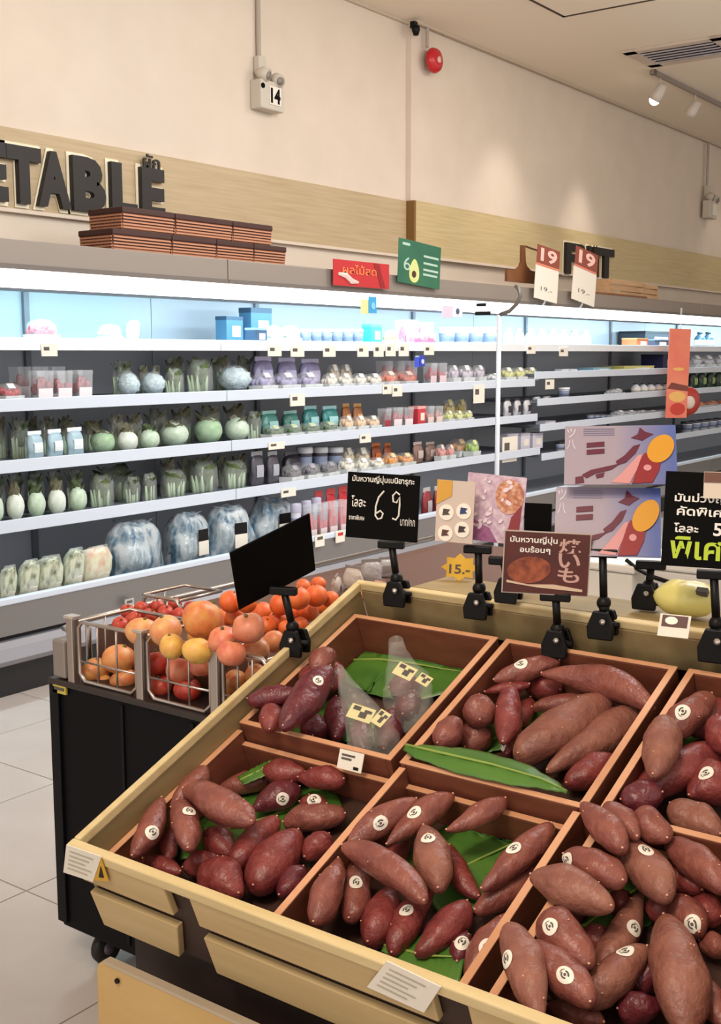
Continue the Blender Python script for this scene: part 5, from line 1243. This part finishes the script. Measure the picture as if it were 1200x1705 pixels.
mb = MB(); flat(mb, [(-.46 * W_, -.3 * H_), (-.2 * W_, -.36 * H_), (.1 * W_, -.34 * H_), (.44 * W_, -.4 * H_), (.44 * W_, -.44 * H_), (-.1 * W_, -.4 * H_), (-.46 * W_, -.34 * H_)], 0, .0024); mb.build('plate_print', mat('roast_cream', '#d2b49a', .5), t)
mb = MB(); put_text(mb, 'มันหวานญี่ปุ่น', (-.16 * W_, .37 * H_, .002), (1, 0, 0), (0, 1, 0), W_ * .56, H_ * .14, bold=.02); mb.build('writing', M_CHALK, t)
mb = MB(); put_text(mb, 'อบร้อนๆ', (-.14 * W_, .21 * H_, .002), (1, 0, 0), (0, 1, 0), W_ * .36, H_ * .13, bold=.02); mb.build('writing', M_CHALK, t)
for y, s_ in ((.3, '焼'), (.06, 'い'), (-.18, 'も')):
    mb = MB(); put_text(mb, s_, (.27 * W_, y * H_, .002), (1, 0, 0), (0, 1, 0), W_ * .26, H_ * .24, bold=.02); mb.build('writing', mat('roast_pink', '#c39a90', .5), t)
# the two map posters
b0 = on(1003, 1040, 0) + Vector((0, .008, 0)); dp = depth(b0); tp = seen(1003, 922, dp)
stand('black clip stand on the back rim holding the two map posters', b0, tp)
def gradmat():
    m_ = mat('poster_lavender', '#a79db4', .4); nt = m_.node_tree; tc = nt.nodes.new('ShaderNodeTexCoord'); sx = nt.nodes.new('ShaderNodeSeparateXYZ')
    r = nt.nodes.new('ShaderNodeValToRGB'); r.color_ramp.elements[0].color = srgb('#9f93a2'); r.color_ramp.elements[1].color = srgb('#5566a6'); r.color_ramp.elements[0].position = .45; r.color_ramp.elements[1].position = .95
    nt.links.new(tc.outputs['Generated'], sx.inputs[0]); nt.links.new(sx.outputs['X'], r.inputs[0]); nt.links.new(r.outputs[0], nt.nodes['Principled BSDF'].inputs['Base Color']); return m_
def map_poster(label, px, py, a, b, wpx, hpx, dep):
    kx = dep / FPX; W_, H_ = wpx * kx, hpx * kx
    t = thing('map_poster', label, 'poster', M=frame_cam(seen(px, py, dep), a, b), group='map posters on one clip stand')
    card(W_, H_, gradmat(), t, .003)
    P = lambda pts: [((x - .5) * W_, (.5 - y) * H_) for x, y in pts]
    mr = [mat('map_red', '#5c1230', .45), mat('map_flesh', '#cf8f90', .45), mat('map_gold', '#d39420', .45), mat('map_crimson', '#8a1220', .45), mat('map_navy', '#4b4f74', .45)]
    for pts in ([(.60, .22), (.66, .16), (.68, .04), (.73, .12), (.80, .16), (.74, .22), (.70, .27)], [(.62, .36), (.68, .33), (.64, .48), (.55, .64), (.48, .68), (.46, .62), (.54, .52)], [(.44, .68), (.5, .66), (.42, .76), (.28, .82), (.2, .9), (.16, .84), (.24, .76)], [(.1, .88), (.17, .86), (.18, .97), (.1, .99)], [(.28, .84), (.36, .8), (.35, .88), (.29, .9)]):
        mb = MB(); flat(mb, P(pts)); mb.build('island_print', mr[0], t)
    mb = MB(); flat(mb, P([(.66, .52), (.70, .5), (.66, .72), (.58, .99), (.42, .97), (.52, .8)])); mb.build('ray_print', mr[1], t)
    mb = MB(); flat(mb, P([(.72, .48), (.86, .62), (.84, .78), (.78, .98), (.60, 1.0 - .005), (.64, .8), (.68, .6)]), 0, .0018); mb.build('root_skin_print', mr[3], t)
    mb = MB(); flat(mb, ell((.86 - .5) * W_, (.5 - .42) * H_, .11 * W_, .25 * H_, 20, -.45), 0, .003); mb.build('root_flesh_print', mr[2], t)
    mb = MB(); flat(mb, ell((.74 - .5) * W_, (.5 - .74) * H_, .035 * W_, .05 * H_), 0, .003); mb.build('star_print', mr[1], t)
    for y in (.30, .42):
        mb = MB(); flat(mb, P([(.2, y), (.36, y - .02), (.36, y + .06), (.2, y + .08)])); mb.build('caption_block', mr[0], t)
    for y, s_ in ((.12, 'ツ'), (.32, '八')):
        mb = MB(); put_text(mb, s_, ((.06 - .5) * W_, (.5 - y) * H_, .001), (1, 0, 0), (0, 1, 0), W_ * .08, H_ * .16); mb.build('writing', mat('map_pale', '#d6d0de', .5), t)
    for k in range(4):
        mb = MB(); flat(mb, P([(.17, .05 + .035 * k), (.45, .05 + .035 * k), (.45, .06 + .035 * k), (.17, .06 + .035 * k)])); mb.build('caption_line', mat('map_pale2', '#8f88a4', .5), t)
map_poster('upper of two lavender map posters with golden root picture', 1032, 757, (176, 0, -36), (-22, -110, -60), 182, 116, dp + .045)
map_poster('lower of two lavender map posters, overlapping the upper one', 1011, 868, (170, -3, -36), (-20, -122, -60), 172, 128, dp + .018)
# second stand on the rear stall and the dark right-hand board
b1 = at(1077, 1018, 2, ZL); b1.z = ZL + .034
stand('black clip stand on the rear stall behind the map posters', b1, seen(1084, 942, depth(b1)), sc=.8)
b0 = on(1192, 1074, 0) + Vector((0, .008, 0)); dp = depth(b0)
stand('black clip stand at the right end holding the green chalk board', b0, seen(1188, 958, dp), sc=.95)
kx = dp / FPX; W_, H_ = 150 * kx, 158 * kx
t = thing('chalk_board', 'black chalkboard with white and lime green Thai handwriting', 'sign', M=frame_world(seen(1182, 867, dp - .014), math.radians(20), .1, -.02))
card(W_, H_, M_BOARD, t, .004, bev=.001)
for s_, x, y, w_, h_, mm_ in (('มันม่วงญี่ปุ่น', -.02, .22, .74, .12, M_CHALK), ('คัดพิเศษ', -.06, .09, .6, .10, M_CHALK), ('โลละ', -.25, -.09, .26, .10, M_CHALK), ('59', .14, -.09, .2, .14, M_CHALK), ('พิเศษ', -.02, -.30, .78, .24, mat('chalk_lime', '#b6cc3c', .8))):
    mb = MB(); put_text(mb, s_, (x * W_, y * H_, .001), (1, 0, 0), (0, 1, 0), w_ * W_, h_ * H_, bold=.02); mb.build('writing', mm_, t)
t = thing('corner_card', 'small pale card clipped over the top of green chalk board', 'card', M=frame_world(seen(1192, 808, dp - .03), math.radians(20), .1))
card(.045, .05, mat('corner_cream', '#d8c8b6', .5), t, .002)
mb = MB(); flat(mb, [(-.022, .005), (.022, .005), (.022, .024), (-.022, .024)]); mb.build('print', mat('corner_brown', '#6d4638', .5), t)
# black panel seen between the posters, small card and star tag on the rear stall
b2 = at(884, 1000, 2, ZL); dq = depth(b2) + .12
t = thing('blank_board', 'small blank black board between the flower and map posters', 'sign', M=frame_world(seen(895, 863, dq), math.radians(14), .05))
card(46 * dq / FPX, 50 * dq / FPX, M_BOARD, t, .004)
MB().tube([(0, -25 * dq / FPX, -.002), (0, -(seen(895, 863, dq).z - ZL), -.002)], .006, 8).build('stem', M_BLACK, t, True)
p = at(1122, 1042, 2, ZL + .02)
t = thing('ledge_price_card', 'small white price card with dark upper half on rear stall edge', 'price card', M=frame_world(p, math.radians(10), .6))
card(.058, .046, M_PAPER, t, .002)
mb = MB(); flat(mb, [(-.024, -.003), (.024, -.003), (.024, .02), (-.024, .02)]); q = mb.build('dark_block', mat('card_maroon', '#4a1c1c', .5), t)
mb = MB(); flat(mb, ell(-.006, .009, .012, .008), 0, .0018); mb.build('logo', M_STICK, q)
p = at(765, 945, 2, ZL + .03); p.y = min(p.y, YL1 - .02); p.z = ZL + .032
t = thing('star_tag', 'yellow star-shaped price tag standing on the rear stall', 'price tag', M=frame_world(at(765, 945, 1, p.y), math.radians(20), .2))
st_ = [((.038 if k % 2 == 0 else .028) * math.cos(PI * k / 8) * 1.2, (.034 if k % 2 == 0 else .024) * math.sin(PI * k / 8)) for k in range(16)]
mb = MB(); flat(mb, st_, 0, -.003, .003); mb.build('card', mat('star_yellow', '#dcae32', .5), t)
mb = MB(); put_text(mb, '15.-', (0, -.004, .001), (1, 0, 0), (0, 1, 0), .05, .022, bold=.02); mb.build('price', M_INK, t)

# ------------------------------------------------------------------ fruit table beside the stall
TXA, TXB, TYA, TYB, TZ = -2.36, -1.665, 1.86, 3.75, .765
ft = thing('fruit_table', 'black wheeled fruit table with chrome wire baskets on top', 'table', ((TXA + TXB) / 2, (TYA + TYB) / 2, 0))
MB().box(((TXA + TXB) / 2, (TYA + TYB) / 2, (.10 + TZ) / 2), (TXB - TXA, TYB - TYA, TZ - .10)).build('body', M_NAVY, ft, world=True, bevel=.006)
MB().box((TXA + .01, TYA - .003, (.11 + TZ) / 2), (.035, .012, TZ - .12)).build('corner_post', mat('cabinet_edge', '#08070c', .55, spec=.2), ft, world=True, bevel=.002)
for xx in (-2.10, -1.86): MB().box((xx, TYA - .0015, (.11 + TZ) / 2), (.01, .006, TZ - .14)).build('panel_seam', MATS['cabinet_edge'], ft, world=True)
MB().box(((TXA + TXB) / 2, (TYA + TYB) / 2, TZ + .004), (TXB - TXA + .02, TYB - TYA + .02, .016)).build('top', mat('table_top_dark', '#2a201e', .4), ft, world=True, bevel=.003)
for xx, yy in ((TXA + .10, TYA + .06), (TXB - .06, TYA + .06), (TXA + .10, TYB - .06), (TXB - .06, TYB - .06)):
    w_ = MB().lathe([(.02, -.012), (.042, -.012), (.044, 0), (.042, .012), (.02, .012)], 18, (xx, yy, .044), R=Matrix.Rotation(PI / 2, 3, 'Y') @ Matrix.Rotation(.0, 3, 'Z')).build('wheel', M_RUB, ft, True, world=True)
    MB().lathe([(.018, -.014), (.018, .014)], 12, (xx, yy, .044), R=Matrix.Rotation(PI / 2, 3, 'Y')).build('hub', mat('wheel_hub', '#6a6068', .4, .4), w_, True, world=True)
    MB().box((xx, yy, .09), (.045, .05, .03)).build('caster_bracket', M_BLACK, ft, world=True)
p = at(95, 1145, 1, TYA - .006)
pt_ = MB().box((p.x + .012, TYA - .006, p.z), (.05, .006, .025)).build('yellow_label', mat('label_yellow', '#c3b04a', .5), ft, world=True)
MB().box((p.x + .012, TYA - .0095, p.z), (.038, .002, .008)).build('label_print', M_INK, pt_, world=True)
PX = [-2.285, -2.034, -1.788]
for xx in PX:
    MB().box((xx, TYA + .006, .855), (.026, .022, .175)).build('chrome_post', M_CHROME, ft, world=True, bevel=.004)
    MB().box((xx, TYA + .006, .945), (.034, .03, .008)).build('post_cap', mat('post_cap', '#cfc8c2', .25, .7), ft, world=True, bevel=.002)
rp = [(PX[0] - .04, TYA + .05, .905), (TXA + .005, TYA + .12, .908), (TXA, TYA + .3, .91), (TXA, TYB - .1, .91)]
MB().tube([(PX[0], TYA + .006, .905), (PX[0] - .05, TYA + .02, .905)] + rp[1:], .008, 8).build('side_rail', M_CHROME, ft, True, world=True)
MB().tube([(TXA, TYA + .12, .78), (TXA, TYA + .12, .908)], .008, 8).build('rail_upright', M_CHROME, ft, True, world=True)
MB().tube([(TXA, TYA + .9, .78), (TXA, TYA + .9, .908)], .008, 8).build('rail_upright', M_CHROME, ft, True, world=True)
MB().box((TXA + .03, TYA + .02, .83), (.05, .05, .10)).build('side_bracket', mat('bracket_grey', '#8f8780', .4, .4), ft, world=True, bevel=.006)
for j, yy in enumerate((2.05, 2.5, 3.0)):       # low riser lifting the fruit towards the back
    pass
MB().box(((TXA + TXB) / 2, (1.995 + TYB) / 2, .83), (TXB - TXA - .04, TYB - 1.995, .11)).build('riser', mat('riser_brown', '#5a3a2c', .6), ft, world=True)
def wire_basket(x0, x1, y0, y1, z0, z1, label, open_right=False):
    t = thing('wire_basket', label, 'basket', ((x0 + x1) / 2, (y0 + y1) / 2, z0), 'chrome wire baskets')
    def rect(y, r=.005): return [(x0 + .02, y, z0), (x0, y, z0 + .02), (x0, y, z1 - .015), (x0 + .015, y, z1), (x1 - .015, y, z1), (x1, y, z1 - .015), (x1, y, z0 + .02), (x1 - .02, y, z0)]
    MB().tube(rect(y0), .0055, 8, closed=True).build('front_frame', M_CHROME, t, True, world=True)
    MB().tube([(x0, y0, z1), (x0, y1, z1), (x1, y1, z1), (x1, y0, z1)], .005, 8).build('top_wire', M_CHROME, t, True, world=True)
    for k in (1,): MB().tube([(x0, y0, z0 + (z1 - z0) * k / 3), (x1, y0, z0 + (z1 - z0) * k / 3)], .0028, 6).build('wire', M_CHROME, t, True, world=True)
    for k in (.33, .66):
        xx = x0 + (x1 - x0) * k; MB().tube([(xx, y0, z0), (xx, y0, z1)], .0028, 6).build('wire', M_CHROME, t, True, world=True)
    for k in (.5,):
        yy = y0 + (y1 - y0) * k; MB().tube([(x0, yy, z1), (x0, yy, z0)], .0028, 6).build('wire', M_CHROME, t, True, world=True)
    return t
wire_basket(PX[0] + .022, PX[1] - .02, TYA + .008, 2.04, .782, .935, 'leftmost chrome wire basket at the front of fruit table')
wire_basket(PX[1] + .02, PX[2] - .02, TYA + .008, 2.04, .782, .935, 'middle chrome wire basket at the front of fruit table')
wire_basket(PX[2] + .02, TXB + .03, TYA + .008, 2.04, .782, .935, 'rightmost chrome wire basket, beside the potato stall')
wire_basket(TXA + .02, TXA + .16, 2.16, 2.32, .87, .945, 'small chrome wire frame around the red apples')

def fruit_proto(kind, c1, c2, v):
    key = ('fruit', kind, c1, c2, v)
    if key in PROTO: return PROTO[key]
    m_ = mat('fruit_' + c1[1:] + c2[1:], c1, .4, noise=(1.6, c2, .35, .65), bump=(9, .05) if kind != 'orange' else (60, .12)); P = []
    if kind == 'orange':
        mb = MB(); mb.blob((0, 0, 0), (1, 1, .93), 16, 10, .01, v)
    elif kind == 'mango':
        mb = MB(); mb.blob((0, 0, 0), (1.15, .92, .9), 16, 10, .03, v, 0, None, 1, 2)
    else:
        mb = MB(); mb.blob((0, 0, 0), (1, 1, .9), 16, 10, .03, v, 0, None, 1, 3, lambda a, th: 1 - .16 * math.exp(-(th / .4) ** 2) - .1 * math.exp(-((PI - th) / .4) ** 2))
    P.append(('flesh', mb.mesh('flesh', m_, True), None))
    mb = MB(); mb.lathe([(.10, .78), (.14, .90), (.05, .95), (.04, 1.04), (0, 1.05)], 8); P.append(('stem_end', mb.mesh('stem_end', mat('stem_brown', '#6a5a2c', .6), True), None))
    PROTO[key] = P; return P
FR = []                                        # px, py, px radius, kind, colours, layer z or None = against the basket front
PEACH, YEL, PNK, RED, ORG, GRAPE = ('#e0a05a', '#d97a50'), ('#e2b85c', '#dca052'), ('#dc8a66', '#cf6a54'), ('#b8342c', '#c9553a'), ('#e0602c', '#e8783a'), ('#d98a5a', '#c96a48')
def F(L, kind, cs, y=None, z=None):
    for a in L: FR.append((*a, kind, cs, y, z))
F([(160, 1116, 22), (198, 1098, 26), (206, 1132, 20), (172, 1138, 16)], 'mango', PEACH, 1.93)
F([(262, 1104, 22), (268, 1142, 20), (312, 1148, 22)], 'apple', RED, 1.93); F([(300, 1116, 24), (335, 1108, 20)], 'apple', PNK, 1.93)
F([(392, 1136, 22), (380, 1160, 20), (425, 1122, 18)], 'mango', PEACH, 1.95)
F([(238, 1052, 26), (276, 1050, 28)], 'mango', ('#dfa86a', '#d88a5c'), None, .935)
F([(286, 1076, 23), (330, 1084, 24), (332, 1058, 22)], 'mango', YEL, None, .93)
F([(338, 1032, 36)], 'mango', ('#dc9a52', '#d06a44'), None, .985); F([(372, 1066, 26), (385, 1088, 25)], 'apple', PNK, None, .93); F([(414, 1046, 28)], 'apple', ('#d98a6a', '#c97a5c'), None, .985)
F([(426, 1082, 24), (455, 1068, 20)], 'mango', ('#e0a070', '#d98058'), None, .93)
F([(200, 1040, 14), (222, 1030, 14), (248, 1026, 14), (276, 1020, 14), (300, 1024, 14), (262, 1010, 13), (290, 1006, 13), (318, 1012, 13), (212, 1018, 13), (236, 1012, 13)], 'apple', RED, None, .915)
F([(370, 1030, 18), (392, 1026, 18), (436, 1020, 19), (462, 1034, 18), (486, 1022, 19), (512, 1018, 19), (538, 1006, 17), (444, 1042, 17), (478, 1046, 15), (500, 1040, 14)], 'orange', ORG, None, .925)
F([(384, 1002, 20), (410, 1004, 18), (468, 1006, 20), (496, 996, 21), (526, 992, 20), (550, 998, 15)], 'orange', ORG, None, .975)
F([(505, 976, 13), (530, 972, 13)], 'orange', ORG, None, .93)
KN = {'mango': ('mango', 'yellow-pink mango'), 'apple': ('apple', 'apple'), 'orange': ('orange', 'red-orange citrus fruit')}
FI = []; FP = []
for i, (px, py, rp_, kind, cs, yv, zv) in enumerate(FR):
    p = at(px, py, 1, yv) if yv else at(px, py, 2, zv)
    r = 1.06 * rp_ * depth(p) / FPX; k = 0
    rest = TZ + .013 + r * .9 if p.y < 1.99 else .885 + r * .9
    if not yv:
        z = zv
        while True:                             # lift until it rests on its neighbours
            p = at(px, py, 2, z)
            if p.x < TXA + r or k > 60: break
            rest = TZ + .013 + r * .9 if p.y - r < 1.99 else .885 + r * .9
            if z >= rest and all((p - q).length > (r + rr) * .9 for q, rr in FP): break
            z += .004; k += 1
        r = 1.0 * rp_ * depth(p) / FPX
    FP.append((p, r)); rnd = random.Random(i)
    nm, base = KN[kind]
    e = instance(nm, fruit_proto(kind, *cs, i % 3), p, (r, r, r), rnd.uniform(0, 6), 'x', nm, 'loose fruit on the wire basket table'); e.rotation_euler = (rnd.uniform(-.5, .5), rnd.uniform(-.5, .5), rnd.uniform(0, 6))
    col = {PEACH: 'peach-coloured', YEL: 'yellow', PNK: 'pink', RED: 'red', ORG: 'bright'}.get(cs, 'blushed')
    where = 'behind the basket front wires' if yv else 'on the fruit pile'
    FI.append((e, col, base.replace('yellow-pink ', '').replace('red-orange ', 'orange '), where, px))
D = {}
for I in FI: D.setdefault(I[1:4], []).append(I)
for (col, b, wh), L in D.items():
    L.sort(key=lambda I: I[4])
    for j, I in enumerate(L):
        I[0]['label'] = f'{col} {b} {wh}' + (f', {ORD[j] if j < 12 else "number " + str(j + 1)} from the left' if len(L) > 1 else '')
        if b == 'orange citrus fruit' and j >= 12: I[0]['label'] = f'{col} {b} {wh}, {ORD[len(L) - 1 - j]} from the right'
# bagged produce at the far end of the fruit table
for i, (px, py, w_, h_, c1) in enumerate(((560, 968, 34, 30, '#b9a79c'), (588, 958, 36, 34, '#d2c4ba'), (618, 950, 36, 36, '#a9a2a2'), (600, 974, 30, 20, '#c98a72'), (632, 966, 30, 22, '#cfa592'), (644, 938, 30, 28, '#b3aeb0'))):
    p = at(px, py, 2, .93); kx = depth(p) / FPX
    q = Vector((p.x, p.y, .885))
    instance('produce_bag', proto('pouch', c1, '#8d8583', i % 2), q, (w_ * kx * .8, w_ * kx * 1.1, max(.05, (py + h_ / 2 - py + h_ / 2) * kx * 1.2)), .5 + i, f'greyish bag of produce at far end of fruit table, {ORD[i]} from the front' if i < 3 else f'pinkish bag of produce at far end of fruit table, {ORD[i - 3]} from the front', 'bag', 'bags at the far end of the fruit table')

# ------------------------------------------------------------------ things beyond the rear stall
XW1 = at(930, 985, 1, 2.95).x
wt = thing('white_counter', 'white display counter glimpsed behind the posters', 'counter', (XW1 + .55, 3.2, 0))
MB().box((XW1 + .55, 3.2, .42), (1.1, .7, .84)).build('body', mat('counter_white', '#d6d2d0', .4), wt, world=True, bevel=.01)
MB().box((XW1 + .55, 3.2, .85), (1.14, .74, .03)).build('top', mat('counter_top', '#e2dedc', .35), wt, world=True, bevel=.005)
for i, (dx, w_, h_, lab) in enumerate(((.12, .22, .14, 'white foam box on the counter, left one'), (.40, .24, .16, 'white foam box on the counter, middle one'), (.70, .26, .15, 'white foam box on the counter, right one'))):
    t = thing('foam_box', lab, 'box', (XW1 + dx, 3.08, .866), 'foam boxes behind the posters')
    MB().box((0, 0, h_ / 2), (w_, .3, h_)).build('body', mat('foam_white', '#e4e0da', .6), t, bevel=.008)
    MB().box((0, 0, h_ + .012), (w_ + .015, .315, .024)).build('lid', mat('foam_lid', '#ece8e2', .6), t, bevel=.006)
p = at(1140, 985, 1, YL1 - .11)
t = thing('yellow_bag', 'pale yellow wrapped bundle lying on the rear stall', 'bag', (p.x, YL1 - .10, ZL))
MB().blob((0, 0, .042), (.065, .05, .036), 18, 12, .04, 3, 0, None, .9, 3).build('wrap', mat('yellow_wrap', '#dccf7c', .3, bump=(20, .4)), t, True)
MB().box((.045, -.035, .066), (.022, .012, .014), R=Matrix.Rotation(.6, 3, 'X')).build('label', M_INK, t)
t = thing('black_rod', 'black bent plastic rod resting behind the map posters', 'rod', at(1080, 955, 1, 2.93))
MB().tube([at(a, b, 1, 2.93) for a, b in ((1042, 932), (1062, 948), (1085, 960), (1122, 972))], .006, 8).build('rod', M_BLACK, t, True, world=True)
